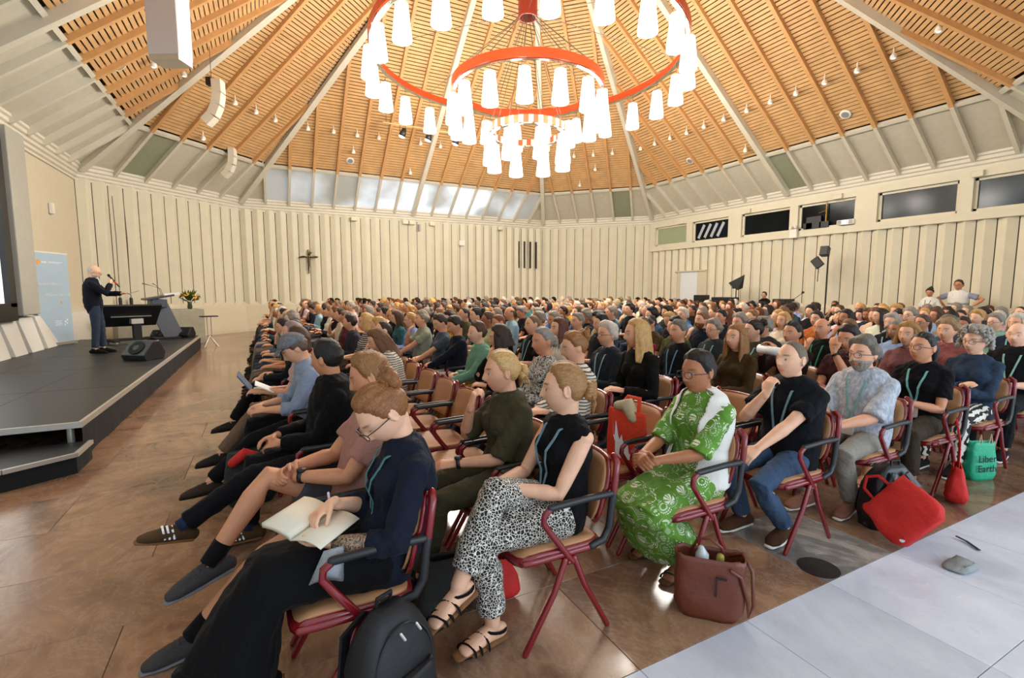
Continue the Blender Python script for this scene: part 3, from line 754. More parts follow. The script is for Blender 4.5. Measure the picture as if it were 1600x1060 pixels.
def build_top(fig, voxel, kind='short', mat=None, seed=0):
    """shirt / jacket / sleeveless top"""
    P = fig.P; mb = MB(); g = P.get('loose', .014)
    fig.torso(mb, grow=g, t1=.93 if kind != 'sleeveless' else .90)
    n1 = fig.at(1.0); mb.tube([fig.at(.88), fig.at(.97), fig.neck+Vector((0,.0,-.012))], [(.115,.080),(.082,.070),(.070,.062)], 18, side=fig.side, cap='flat')
    if P.get('skirtlen') is None: mb.ell(fig.pel+Vector((0,.0,-.0)), (.168+g,.125+g,.085+g))
    for sd in (-1,1):
        s_, e, w = fig.sh[sd], fig.el[sd], fig.wr[sd]; f = 1 if not P.get('female') else .9
        g = min(P.get('loose', .014), .016)*.85
        inn = s_.lerp(fig.at(.87), .55)
        if kind == 'sleeveless':
            mb.tube([inn, s_.lerp(fig.at(.87), .14)], [(.075,.070),(.060,.062)], 14); continue
        mb.tube([inn+Vector((0,0,.0)), s_], [.052+g*.5, .050+g*.8], 14)
        if kind == 'long': mb.tube([s_, s_.lerp(e,.5), e, e.lerp(w,.5), e.lerp(w,.93)], [.049*f+g,.049*f+g,.045*f+g,.042*f+g*.9,.033*f+g*.8], 14, cap='flat')
        elif kind == 'rolled': mb.tube([s_, s_.lerp(e,.5), e, e.lerp(w,.25), e.lerp(w,.42)], [.049*f+g,.049*f+g,.046*f+g,.046*f+g,.047*f+g], 14, cap='flat')
        elif kind == 'elbow': mb.tube([s_, s_.lerp(e,.5), s_.lerp(e,.98)], [.050*f+g,.054*f+g,.060*f+g], 14, cap='flat')
        else: mb.tube([s_, s_.lerp(e,.35), s_.lerp(e,.66)], [.050*f+g,.055*f+g,.060*f+g], 14, cap='flat')
    me = remesh(mb, voxel, 3, .6); folds(me, P.get('fold', .0035), seed); me.name = 'shirt'; me.materials.append(mat or MAT['cloth']); return me
def build_bottom(fig, voxel, kind='long', mat=None, seed=0):
    P = fig.P; mb = MB(); w = P.get('trw', 1.0)
    if kind == 'skirt':
        L = P.get('skirtlen', .9); kl, kr = fig.kn[-1], fig.kn[1]; al, ar = fig.an[-1], fig.an[1]
        mk = (kl+kr)/2+Vector((0,.01,0)); ma = (al+ar)/2; sp = (kl-kr).length/2+.10
        mb.tube([fig.pel+Vector((0,-.03,.01)), fig.pel.lerp(mk,.5)+Vector((0,0,.0)), mk+Vector((0,-.01,-.01))], [(.185,.115),(.19,.10),(sp+.01,.085)], 20, side=(1,0,0))
        for sd in (-1,1):
            h_, k_, a_ = fig.hip[sd], fig.kn[sd], fig.an[sd]; mb.tube([h_, h_.lerp(k_,.5), k_, k_.lerp(a_,.3), k_.lerp(a_,L)], [.105,.100,.088,.082,.085], 16, cap='flat')
        mb.tube([mk+Vector((0,-.03,.0)), mk.lerp(ma,.3), mk.lerp(ma,.65*L), mk.lerp(ma,L)], [(sp,.085),(sp+.03,.11),(sp+.06,.14),(sp+.08,.16)], 20, side=(1,0,0), cap='flat')
    else:
        mb.ell(fig.pel+Vector((0,.0,-.005)), (.172,.128,.092)); 
        for sd in (-1,1):
            h, k, a = fig.hip[sd], fig.kn[sd], fig.an[sd]; fl = P.get('hem', .058)
            if kind == 'long': mb.tube([h, h.lerp(k,.5), k, k.lerp(a,.3), k.lerp(a,P.get('trl',.93))], [.092*w,.082*w,.068*w,.064*w,fl], 14, cap='flat')
            else: mb.tube([h, h.lerp(k,.45), h.lerp(k,P.get('shl',.82))], [.092*w,.088*w,.085*w], 14, cap='flat')
    me = remesh(mb, voxel, 3, .6); folds(me, P.get('foldb', .003), seed+5, (30, 26)); me.name = 'trousers'; me.materials.append(mat or MAT['cloth']); return me
_shoe = {}
def shoe_mesh(kind):
    if kind in _shoe: return _shoe[kind]
    m = MB(); o = -.085
    if kind == 'sandal':
        m.tube([(0,-.055,o+.008),(0,.05,o+.008),(0,.14,o+.008),(0,.175,o+.008)], [(.030,.009),(.036,.009),(.044,.009),(.036,.009)], 14, side=(1,0,0))
        for y, h, x in ((.105,.040,.050),(.135,.034,.048),(.065,.058,.048)): m.tube([(x*math.cos(a), y+.018*math.cos(a), o+.01+h*math.sin(a)) for a in np.linspace(-.1,PI+.1,12)], [(.004,.009)]*12, 6)
        m.tube([(.043*math.sin(a), -.010+.055*math.cos(a)*-1, o+.060-.012*math.cos(a)) for a in np.linspace(0,2*PI,16,endpoint=False)], .007, 6, closed=True)
    else:
        hi = {'sneaker':.060,'low':.045,'dress':.045,'boot':.13}.get(kind, .05)
        m.tube([(0,-.062,o+.034),(0,-.03,o+.045),(0,.03,o+.046),(0,.10,o+.038),(0,.150,o+.030),(0,.178,o+.026)], [(.032,.036),(.040,.044),(.043,.046),(.051,.035),(.048,.027),(.034,.019)], 16, side=(1,0,0))
        for q in range(4): m.tube([(-.026,.025+.022*q,o+.086-.006*q),(0,.030+.022*q,o+.094-.007*q),(.026,.025+.022*q,o+.086-.006*q)], .0042, 5)
        m.tube([(0,-.012,o+.05),(0,-.014,o+.05+hi)], [(.036,.050),(.036,.046)], 14, side=(1,0,0), cap='flat')
    me = m.mesh('shoe', MAT['cloth'], True); _shoe[kind] = me; return me
def sole_mesh():
    if 'sole' not in _shoe:
        m = MB(); o = -.088; m.tube([(0,-.062,o+.010),(0,.03,o+.010),(0,.11,o+.010),(0,.195,o+.012)], [(.036,.012),(.040,.012),(.047,.012),(.032,.011)], 14, side=(1,0,0)); _shoe['sole'] = m.mesh('sole', MAT['cloth'], True)
    return _shoe['sole']
def glasses_mesh():
    if 'gl' in _shoe: return _shoe['gl']
    m = MB()
    for sd in (-1,1):
        m.tube([(sd*.032+.023*math.cos(a), .112-.010*abs(math.cos(a))*(1 if math.cos(a)*sd > 0 else 0), .003+.018*math.sin(a)) for a in np.linspace(0,2*PI,18,endpoint=False)], .0019, 6, closed=True)
        m.tube([(sd*.054,.100,.008),(sd*.074,.06,.008),(sd*.081,.0,.004),(sd*.080,-.018,-.014)], .0019, 6)
    m.tube([(-.010,.114,.007),(0,.117,.010),(.010,.114,.007)], .0018, 6)
    _shoe['gl'] = m.mesh('glasses', MAT['black']); return _shoe['gl']
def lanyard(fig, parent, color, length=.42, badge=True, w=.009):
    m = MB(); P = fig.P
    def front(t, xo):
        c = fig.at(t); rx, ry = 0, 0; pr = torso_prof(P)
        ry = float(np.interp(t, [a[0] for a in pr], [a[2] for a in pr])); rx = float(np.interp(t, [a[0] for a in pr], [a[1] for a in pr]))
        fw = Vector((-fig.side.y, fig.side.x, 0)); b = (.035*math.exp(-((t-.66)/.12)**2) if P.get('female') else 0)
        return c+fw*((ry+P.get('loose',.014)+.010)*math.sqrt(max(0, 1-(xo/(rx+.03))**2))+b)+fig.side*xo
    n = fig.neck; t_end = max(.2, 1-length/.5)
    for sd in (-1,1):
        pts = [n+Vector((0,-.062,.004)), n+fig.side*sd*.052+Vector((0,-.03,.012)), n+fig.side*sd*.066+Vector((0,.015,-.012)), front(.9, sd*.062)]
        for t in np.linspace(.82, t_end, 6): pts.append(front(float(t), sd*.062*(t-t_end)/(.9-t_end)+sd*.004))
        for a, b in zip(pts[:-1], pts[1:]): m.bar(a, b, w*1.6, .003, (0,1,.2))
    o = m.build('lanyard', MAT['cloth'], parent, color=color)
    if badge:
        c = front(t_end-.06, 0); MB().box(c+Vector((0,.008,-.02)), (.085,.006,.11)).build('badge', MAT['white'], o)
    return o
def foot_matrix(fig, sd):
    kk = 'L' if sd < 0 else 'R'; fd = Vector(fig.P.get('fd'+kk, (sd*.12,1,-.05))).normalized(); up = Vector((0,0,1)); up = (up-fd*up.dot(fd)).normalized(); sx = fd.cross(up)
    return Matrix.Translation(fig.an[sd]) @ Matrix((sx, fd, up)).transposed().to_4x4()
def C(c): return srgb(c) if isinstance(c, str) else c
SKIN = dict(a='e2b394', b='d9a584', c='c98f6c', d='a9714e', e='7a4c33')
PEOPLE = []
def make_person(P, loc, rz, label, name='person', group=None):
    """a whole individual built for one place"""
    vx = P.get('voxel', .007); fig = Fig(P); root = link(name, build_body(fig, vx), None, loc, (0,0,rz), C(SKIN.get(P.get('skin','b'), P.get('skin','b'))))
    sc = P.get('scale', 1.0); root.scale = (sc,)*3; tag(root, label, 'person', group)
    cv = max(.009, vx*1.25)
    top = link('shirt', build_top(fig, cv, P.get('top','short'), P.get('topmat'), P.get('seed',0)), root, color=C(P.get('topc','333333')))
    if P.get('bottom') != 'none':
        bt = link({'skirt':'skirt','shorts':'shorts'}.get(P.get('bottom'),'trousers'), build_bottom(fig, cv, P.get('bottom','long'), P.get('botmat'), P.get('seed',0)), root, color=C(P.get('botc','222222')))
    for hstyle in ([P['hair']] if isinstance(P.get('hair','short'), str) and 'hair' in P else P.get('hair', ['short'])):
        if hstyle == 'none': continue
        h = link('hair', hair_mesh(hstyle, P.get('hseed',0)), root, color=C(P.get('hairc','3a2a1e'))); h.matrix_local = fig.hm
    if P.get('beard'):
        global BEARD
        if BEARD is None: BEARD = make_beard()
        h = link('beard', BEARD, root, color=C(P['beard'])); h.matrix_local = fig.hm
    if P.get('glasses'): h = link('glasses', glasses_mesh(), root); h.matrix_local = fig.hm
    if P.get('lanyard'): lanyard(fig, root, C(P['lanyard']), P.get('lanl', .42), P.get('badge', True))
    if P.get('collar'):
        n = fig.neck; MB().tube([n+Vector((.066*math.sin(a), .004+.062*math.cos(a), .014+.010*math.cos(a)*-1)) for a in np.linspace(.25,2*PI-.25,16)], [(.006,.018)]*16, 8).build('collar', MAT['cloth'], top, True, color=C(P['collar']))
    for sd, kk in ((-1,'L'),(1,'R')):
        sh = P.get('shoe', 'low')
        if sh:
            so = link('shoe', shoe_mesh(sh), root, color=C(P.get('shoec','2a2622'))); so.matrix_local = foot_matrix(fig, sd)
            if sh != 'sandal': link('sole', sole_mesh(), so, color=C(P.get('solec','1a1816')))
            else: link('sole', sole_mesh(), so, color=C(P.get('solec','6b4630')))
        if P.get('sock'):
            k, a = fig.kn[sd], fig.an[sd]; MB().tube([a.lerp(k,-.03), a.lerp(k,P.get('sockh',.2))], [.041,.043], 14, cap='flat').build('sock', MAT['cloth'], root, True, color=C(P['sock']))
        if P.get('watch') == kk:
            e, w = fig.el[sd], fig.wr[sd]; d = (w-e).normalized(); c = w-d*.025; up = Vector(P.get('wup',(0,.0,1))); up = (up-d*up.dot(d)).normalized()
            wt = MB().tube([c-d*.010, c+d*.010], [.034,.033], 16, cap='flat').build('watch', MAT['black'], root, True)
            MB().tube([c+up*.024, c+up*.038], [.022,.021], 16, cap='flat').build('watch_case', MAT['black'], wt, True)
    PEOPLE.append((root, fig)); return root, fig
# ---- chairs
def make_chair_meshes():
    M_ = {}
    m = MB(); N_ = 14      # seat: dished tan pad in a red shell
    def seatgrid(z, ex, th):
        V = []; F = []; nx, ny = 9, 9
        for l in (0,1):
            for j in range(ny):
                for i in range(nx):
                    u = -1+2*i/(nx-1); v = -1+2*j/(ny-1); r = 1-.10*(abs(u)**4)*(abs(v)**4)
                    zz = z+.014*(u*u)-(.030*max(0,v-.55)**2*5)+.006*v-l*th*(1-.35*max(abs(u),abs(v))**6); V.append((u*(.215+ex)*r, v*(.215+ex)*r+.02, zz))
        n0 = nx*ny
        for j in range(ny-1):
            for i in range(nx-1): a = j*nx+i; F.append((a,a+1,a+nx+1,a+nx)); F.append((n0+a+nx,n0+a+nx+1,n0+a+1,n0+a))
        ed = [i for i in range(nx)]+[j*nx+nx-1 for j in range(1,ny)]+[(ny-1)*nx+i for i in range(nx-2,-1,-1)]+[j*nx for j in range(ny-2,0,-1)]
        for k in range(len(ed)): a, b = ed[k], ed[(k+1)%len(ed)]; F.append((a, n0+a, n0+b, b))
        return V, F
    M_['seat'] = MB().add(*seatgrid(.450,0,.022)).mesh('seat', MAT['padtan'], True); M_['seat_shell'] = MB().add(*seatgrid(.440,.016,.040)).mesh('seat_shell', MAT['red'], True)
    def backgrid(off, ex, th):
        V = []; F = []; nx, ny = 11, 9
        for l in (0,1):
            for j in range(ny):
                for i in range(nx):
                    u = -1+2*i/(nx-1); v = j/(ny-1); z = .51-ex+(.30+2*ex)*v; r = 1-.12*(abs(u)**3)*(max(0,2*abs(v-.5))**4)
                    y = -.205-.075*v+.045*u*u+off-l*th; V.append((u*(.205+ex)*r, y, z-.018*(u**4)*(1 if v > .5 else -1)))
        n0 = nx*ny
        for j in range(ny-1):
            for i in range(nx-1): a = j*nx+i; F.append((a+nx,a+nx+1,a+1,a)); F.append((n0+a,n0+a+1,n0+a+nx+1,n0+a+nx))
        ed = [i for i in range(nx)]+[j*nx+nx-1 for j in range(1,ny)]+[(ny-1)*nx+i for i in range(nx-2,-1,-1)]+[j*nx for j in range(ny-2,0,-1)]
        for k in range(len(ed)): a, b = ed[k], ed[(k+1)%len(ed)]; F.append((b, n0+b, n0+a, a))
        return V, F
    M_['backrest'] = MB().add(*backgrid(0,0,.014)).mesh('backrest', MAT['padtan'], True); M_['back_shell'] = MB().add(*backgrid(-.010,.014,.020)).mesh('back_shell', MAT['red'], True)
    for sd, k in ((-1,'l'),(1,'r')):
        x = .235*sd
        M_['leg_f'+k] = MB().tube([(x,.02,.40),(x,.075,.26),(x,.225,.012)], .0145, 10).mesh('leg', MAT['red'], True)
        M_['leg_r'+k] = MB().tube([(x,-.03,.40),(x,-.085,.26),(x,-.225,.012)], .0145, 10).mesh('leg', MAT['red'], True)
        M_['arm'+k] = MB().tube([(x,-.02,.385),(x,.02,.44),(x,.095,.54),(x,.135,.60),(x,.130,.635),(x,.095,.662)], .0150, 10).mesh('arm_tube', MAT['red'], True)
        M_['pad'+k] = MB().tube([(x,.10,.662),(x,-.10,.668),(x,-.235,.664)], .0170, 10).mesh('armrest', MAT['armblack'], True)
        M_['up'+k] = MB().tube([(x*.98,-.13,.43),(x*.98,-.20,.445),(x*.98,-.232,.50),(x*.98,-.245,.62),(x*.98,-.252,.66)], .0180, 10).mesh('back_post', MAT['armblack'], True)
        M_['upr'+k] = MB().tube([(x*.98,-.252,.65),(x*.97,-.266,.74),(x*.93,-.280,.805),(x*.80,-.286,.825)], .0165, 10).mesh('back_rail', MAT['red'], True)
        M_['side'+k] = MB().tube([(x*.95,-.15,.425),(x*.95,.15,.425),(x*.90,.215,.42)], .017, 8).mesh('side_rail', MAT['red'], True)
    M_['cross'] = MB().tube([(-.235,0,.385),(.235,0,.385)], .013, 8).tube([(-.235,.18,.10),(-.235,.18,.10+.001)], .001, 4).mesh('cross_bar', MAT['red'], True)
    return M_
CHM = make_chair_meshes()
def make_chair(x, y, rz, label, group=None, full=True):
    r = empty('armchair', (x,y,0), rz, label, 'chair', group)
    for k, me in CHM.items(): link(me.name.split('.')[0], me, r)
    return r
# ---------------------------------------------------------------- the audience
FACE = PI/2; XR = [-5.95+.91*k for k in range(17)]; SY0, SP = -9.27, .53
ORD = ['first','second','third','fourth','fifth','sixth','seventh','eighth','ninth','tenth','eleventh','twelfth','thirteenth','fourteenth','fifteenth','sixteenth','seventeenth','eighteenth','nineteenth','twentieth','twenty-first','twenty-second','twenty-third','twenty-fourth','twenty-fifth','twenty-sixth','twenty-seventh','twenty-eighth','twenty-ninth','thirtieth','thirty-first','thirty-second','thirty-third','thirty-fourth','thirty-fifth','thirty-sixth']
taken = []          # (row, y)
def seat(row, y): taken.append((row, y))
NEAR = []
def near(row, y, label, P, dx=0.0, dy=0.0, rz=0.0, chair=None):
    P.setdefault('seed', len(NEAR)); r = make_person(P, (XR[row-1]+dx, y+dy, 0), FACE+rz, label); seat(row, y); NEAR.append(r)
    if chair is not False: make_chair(XR[row-1], y, FACE+rz*.5, chair or 'red-framed tan armchair under the '+label[:60])
    return r
def pattern(name, build, rough=.8):
    t = NT(name); t.set(Roughness=rough); build(t); return t.m
def _leo(t):
    v = t.n('ShaderNodeTexVoronoi', feature='DISTANCE_TO_EDGE'); v.inputs['Scale'].default_value = 74; c = t.coord('Object', (1,1,1)); 
    nz = t.n('ShaderNodeTexNoise'); nz.inputs['Scale'].default_value = 20; t.l(c, nz.inputs['Vector']); ad = t.n('ShaderNodeVectorMath', operation='MULTIPLY_ADD'); t.l(nz.outputs['Color'], ad.inputs[0]); ad.inputs[1].default_value = (.03,.03,.03); t.l(c, ad.inputs[2]); t.l(ad.outputs[0], v.inputs['Vector'])
    t.l(t.ramp(v.outputs['Distance'], [(.0, srgb('e3ddd2')),(.055, srgb('d2ccc0')),(.10, srgb('15140f')),(1, srgb('15140f'))]), t.b.inputs['Base Color'])
def _green(t):
    c = t.coord('Object'); v = t.n('ShaderNodeTexVoronoi', feature='F1'); v.inputs['Scale'].default_value = 10; t.l(c, v.inputs['Vector'])
    # scattered daisies: petals from the angle inside each cell, fern sprays from ring waves
    sub = t.n('ShaderNodeVectorMath', operation='SUBTRACT'); sc = t.n('ShaderNodeVectorMath', operation='SCALE'); t.l(c, sub.inputs[0]); t.l(v.outputs['Position'], sub.inputs[1])
    s = t.n('ShaderNodeSeparateXYZ'); t.l(sub.outputs[0], s.inputs[0])
    ang = t.math('ARCTAN2', s.outputs[2], s.outputs[1]); pet = t.math('ABSOLUTE', t.math('SINE', t.math('MULTIPLY', ang, 4.0)))
    d = v.outputs['Distance']
    flower = t.math('MULTIPLY', t.math('LESS_THAN', d, .30), t.math('GREATER_THAN', pet, .55))
    ringw = t.math('SINE', t.math('MULTIPLY', d, 62.0)); fern = t.math('MULTIPLY', t.math('GREATER_THAN', ringw, -.05), t.math('GREATER_THAN', t.math('SINE', t.math('MULTIPLY', ang, 22.0)), -.5))
    half = t.math('GREATER_THAN', t.math('SINE', t.math('ADD', ang, t.math('MULTIPLY', d, 9.0))), .1)
    big = t.n('ShaderNodeSeparateColor'); t.l(v.outputs['Color'], big.inputs[0]); isf = t.math('GREATER_THAN', big.outputs[0], .55)
    fern2 = t.math('MULTIPLY', t.math('MULTIPLY', fern, half), t.math('GREATER_THAN', d, .22))
    pat = t.math('MAXIMUM', t.math('MULTIPLY', flower, isf), t.math('MULTIPLY', fern2, t.math('SUBTRACT', 1.0, t.math('MULTIPLY', isf, .55))))
    base = t.ramp(t.noise(3, 2, .5, c), [(.35, srgb('4e7f1e')),(.65, srgb('5f9227'))])
    t.l(t.mix(pat, base, srgb('d9dfc6')), t.b.inputs['Base Color']); t.bump(t.noise(10, 3, .5, c, 1.5), .5, .02)
def stripes(a, b, f, axis=2):
    def g(t):
        s = t.n('ShaderNodeSeparateXYZ'); t.l(t.coord('Object'), s.inputs[0]); t.l(t.ramp(t.math('SINE', t.math('MULTIPLY', s.outputs[axis], f)), [(.0, srgb(a)),(.5, srgb(b))], 'CONSTANT'), t.b.inputs['Base Color'])
    return g
M_LEO = pattern('leopard_print', _leo); M_GREEN = pattern('green_floral_print', _green); M_STRIPE = pattern('striped_jersey', stripes('d8d2c2','3a3833', 260)); M_STRIPE2 = pattern('breton_jersey', stripes('26282c','dcd6c8', 240))
def _check(t):
    c = t.coord('Object'); s = t.n('ShaderNodeSeparateXYZ'); t.l(c, s.inputs[0]); a = t.math('GREATER_THAN', t.math('SINE', t.math('MULTIPLY', s.outputs[2], 420.)), .6); b = t.math('GREATER_THAN', t.math('SINE', t.math('MULTIPLY', s.outputs[1], 420.)), .6)
    t.l(t.ramp(t.noise(55, 2, .5, t.coord('Object', (1,1,.5))), [(.4, srgb('9aa2ae')),(.6, srgb('b9bdc4'))]), t.b.inputs['Base Color']); t.bump(t.noise(11, 3, .5, c, 1.5), .5, .02)
M_CHECK = pattern('fine_check_shirt', _check)
M_ZEBRA = pattern('zebra_print', lambda t: t.l(t.ramp((lambda w: (t.l(t.coord('Object', (1,1,2)), w.inputs['Vector']), w.inputs['Scale'].__setattr__('default_value', 9), w.inputs['Distortion'].__setattr__('default_value', 6), w.outputs[0])[-1])(t.n('ShaderNodeTexWave')), [(.45, srgb('111111')),(.52, srgb('ddd8cc'))]), t.b.inputs['Base Color']))
M_FLOR = pattern('black_white_floral', lambda t: t.l(t.ramp(t.noise(38, 3, .6, t.coord('Object'), 2), [(.46, srgb('1b1c22')),(.52, srgb('c9c4ba'))]), t.b.inputs['Base Color']))

# --- the people close to the camera, each with a pose of their own
bun, fb = near(1, -9.27, 'woman with auburn top bun in navy shirt writing in a notebook', dict(
    female=1, voxel=.0055, scale=1.0, skin='a', hair='updo', hairc='8a5a33', closed=1, top='rolled', topc='141a28', bottom='skirt', botc='08080a', skirtlen=.86, loose=.018,
    pelvis=(0,-.10,.53), torso=(0,-.09,.46), mid=(0,-.10,.0), head=(0,.075,.125), hrot=(8,42,0), hs=1.04, wrL=(-.10,.12,.66), wrR=(.02,.10,.765), epL=(-.7,-.5,-.6),
    hdL=(.55,.8,-.05), pnL=(.3,-.2,1), curlL=.5, hdR=(-.45,.75,-.25), pnR=(-.2,-.2,-1), curlR=1.0, anL=(-.10,.58,.24), anR=(.08,.40,.10), kpL=(0,.8,2.4), kpR=(0,1,1.3), fdL=(-.1,1,-.35), glasses=1, lanyard='4f7f82', lanl=.36, badge=False,
    shoe='boot', shoec='0c0c0e', collar='141a28', fold=.005), dx=.03, chair='red-framed armchair under the woman with top bun who writes')
pink, fp = near(1, -8.72, 'man in dusty pink tee and grey shorts with crossed bare legs', dict(
    voxel=.006, skin='c', hair='short', hairc='8a6238', top='short', topc='a5776b', bottom='shorts', botc='4d4b50', pelvis=(0,-.10,.53), torso=(0,-.13,.50), head=(0,.03,.145), hrot=(-15,18,0),
    wrL=(-.03,.17,.72), wrR=(.04,.20,.74), hdL=(.9,.5,.1), pnL=(.2,-.9,-.3), hdR=(-.8,.6,0), pnR=(-.2,-.8,-.5), curlL=.9, curlR=.9, anR=(-.06,.54,.40), kpR=(0,.6,2.2), anL=(-.10,.62,.10), kpL=(0,1,.6), fdR=(-.25,1,-.25), fdL=(-.1,1,-.1),
    shoe='sneaker', shoec='3f3d3e', solec='77777a', sock='0d0d10', sockh=.22, watch='L', shl=.62, beard='7a5530'), chair='red-framed armchair under the man in pink tee and shorts')
suit, fs = near(1, -7.92, 'man with short black hair in black jacket, brown striped shoe stretched out', dict(
    voxel=.008, skin='c', hair='short', hairc='120e0c', top='long', topc='08080a', botc='101116', wide=1.12, pelvis=(0,-.06,.53), torso=(0,-.05,.50), hrot=(-38,8,0), wrL=(-.02,.22,.66), wrR=(.1,.24,.68),
    anL=(-.16,.74,.30), kpL=(0,.8,1.6), anR=(.10,.42,.10), fdL=(-.25,1,.25), shoe='low', shoec='4d3a26', solec='7d5c38', sock='22304a', sockh=.25, loose=.024, collar='08080a'), chair='red-framed armchair under the man in black jacket in front row')
capm, fc = near(1, -6.90, 'man in grey tweed flat cap and pale blue shirt looking down', dict(
    voxel=.009, skin='b', hair='short', hairc='5a4a3c', top='rolled', topc='8a97ad', botc='0d0e12', pelvis=(0,-.04,.53), torso=(0,.03,.48), mid=(0,-.09,0), head=(0,.07,.125), hrot=(5,34,0), wrL=(-.05,.30,.66), wrR=(.08,.32,.68),
    anL=(-.12,.70,.16), anR=(.10,.44,.10), shoe='low', shoec='3b3028', loose=.022, collar='8a97ad'), chair='red-framed armchair under the man in flat cap')
capmb = MB(); 
V = [Vector(p)+Vector(n).normalized()*(.026*k-.004*(1-k)) for p, n, k in zip(HP.reshape(-1,3), HN.reshape(-1,3), sm(HP.reshape(-1,3)[:,2]-(.038+HP.reshape(-1,3)[:,1]*.15), -.004, .012))]
capmb.add(V, HF); capmb.tube([(0,.085,.062),(0,.125,.052),(0,.150,.040)], [(.070,.010),(.064,.009),(.045,.006)], 14, side=(1,0,0)); o = capmb.build('cap', M('tweed','6a6c72',.9,var=.35,nscale=60), capm, True); o.matrix_local = fc.hm

near(2, -9.27, 'woman with swept-up light brown hair in black sleeveless top and leopard trousers', dict(
    female=1, voxel=.0055, skin='a', hair='swept', hairc='9a7246', top='sleeveless', topc='0c0c0e', botmat=M_LEO, pelvis=(0,-.07,.525), torso=(0,-.05,.47), head=(0,.02,.14), hrot=(-32,2,0), hs=1.03,
    wrL=(-.02,.24,.70), wrR=(.04,.25,.70), hdL=(.5,.8,-.1), hdR=(-.5,.8,-.1), pnL=(.2,.1,-1), pnR=(-.2,.1,-1), epL=(-.5,-.4,-.8), anR=(-.14,.52,.36), kpR=(-.25,.5,2), anL=(-.10,.34,.105), kpL=(0,1,.9), fdR=(-.3,1,-.3), fdL=(-.15,1,0),
    shoe='sandal', shoec='0e0e10', solec='7a5638', watch='L', lanyard='6f8fa0', badge=False, lanl=.42, trl=.84, hem=.066, trw=1.12, loose=.008), dx=.02, chair='red-framed armchair under the woman in leopard-print trousers')
near(2, -8.74, 'woman with blonde low bun in olive blouse, hand at her mouth', dict(
    female=1, voxel=.006, skin='b', hair='swept', hairc='c4a068', hseed=1, top='elbow', topc='3f3c28', botc='4a4632', pelvis=(0,-.06,.525), torso=(0,-.02,.48), head=(0,.045,.14), hrot=(-12,4,0), wrR=(.05,.14,.95), epR=(.4,.6,-1),
    wrL=(-.04,.28,.66), hdR=(-.2,-.2,1), pnR=(-.2,-1,-.2), curlR=1.1, watch='L', anL=(-.12,.50,.10), loose=.024, shoe='low', shoec='1a1a1c', collar='3f3c28'), chair='red-framed armchair under the woman in olive blouse')
near(3, -9.27, 'person with short dark hair in green floral dress and white vest', dict(
    female=1, voxel=.0055, skin='d', hair='short', hairc='1c1512', top='elbow', topmat=M_GREEN, bottom='skirt', botmat=M_GREEN, skirtlen=.62, pelvis=(0,-.05,.525), torso=(0,-.04,.48), head=(0,.055,.14), hrot=(0,4,0), glasses=1, wide=1.06,
    wrL=(-.03,.32,.68), wrR=(.05,.33,.69), hdL=(.7,.6,0), pnL=(.1,-.8,-.5), hdR=(-.7,.6,0), pnR=(0,-.8,-.5), curlL=.8, curlR=.8, anL=(-.10,.12,.10), anR=(.14,.10,.10), kpL=(0,1,.3), kpR=(0,1,.3), shoe='sandal', shoec='2a3030', loose=.02), dx=.10, chair='red-framed armchair under the person in green floral dress')
grn = NEAR[-1]
near(4, -9.27, 'man with cropped hair in black tee and jeans, chin on hand', dict(
    voxel=.0055, skin='a', hair='crew', hairc='6e6152', top='short', topc='0e1015', botc='3c4f68', wide=1.06, pelvis=(0,-.07,.525), torso=(0,-.02,.49), head=(0,.04,.145), hrot=(-8,-5,0), wrR=(.04,.13,.945), epR=(.4,.7,-1), hdR=(-.15,-.22,1), pnR=(-.1,-1,-.2), curlR=.9,
    wrL=(-.06,.40,.60), epL=(-.6,-.4,-.7), anL=(-.12,.10,.10), anR=(.12,.2,.10), kpL=(0,1,.5), kpR=(0,1,.5), shoe='low', shoec='4a2f1e', solec='e0dcd2', lanyard='6d8a94', badge=False, lanl=.42, loose=.022), dx=.04, chair='red-framed armchair under the man in black tee and jeans')
near(5, -9.27, 'man with grey hair and glasses in pale checked short-sleeved shirt', dict(
    voxel=.006, skin='b', hair='full', hairc='6e665c', glasses=1, beard='8f8981', top='elbow', topmat=M_CHECK, botc='8f8a80', belly=.7, pelvis=(0,-.06,.525), torso=(0,.0,.48), head=(0,.05,.14), hrot=(-4,0,0), wrL=(-.05,.34,.66), wrR=(.08,.30,.70), lanyard='7aa6a4', lanl=.36,
    anL=(-.10,.22,.10), anR=(.12,.38,.10), shoe='low', shoec='8a5f4e', solec='d9d4ca', collar='b3b8c0', loose=.026), dx=.02, chair='red-framed armchair under the man in checked shirt')
near(6, -9.27, 'woman with dark tied-back hair in black tee with teal lanyard', dict(
    female=1, voxel=.0065, skin='c', hair='pony', hairc='14100e', top='short', topc='0c0d10', botc='3a3226', wide=1.08, torso=(0,.0,.48), head=(0,.05,.14), hrot=(-10,-4,0), wrL=(-.02,.24,.72), wrR=(.06,.3,.66), watch='L', lanyard='74aea6', lanl=.34, anL=(-.12,.30,.10),
    shoe='sandal', shoec='6a4a3a', trl=.8, glasses=1), chair='red-framed armchair under the woman in black tee with teal lanyard')
near(7, -9.27, 'woman with curly grey hair in blue denim jacket over stripes', dict(
    female=1, voxel=.007, skin='a', hair='curly', hairc='9d9890', top='long', topc='2c3a4c', botmat=M_ZEBRA, torso=(0,-.03,.48), hrot=(-6,0,0), glasses=1, wrL=(.02,.20,.74), wrR=(-.04,.22,.78), anL=(-.1,.42,.10), shoe='sneaker', shoec='18181a', solec='e8e6e0', loose=.024, collar='2c3a4c'),
    chair='red-framed armchair under the curly grey-haired woman in denim')
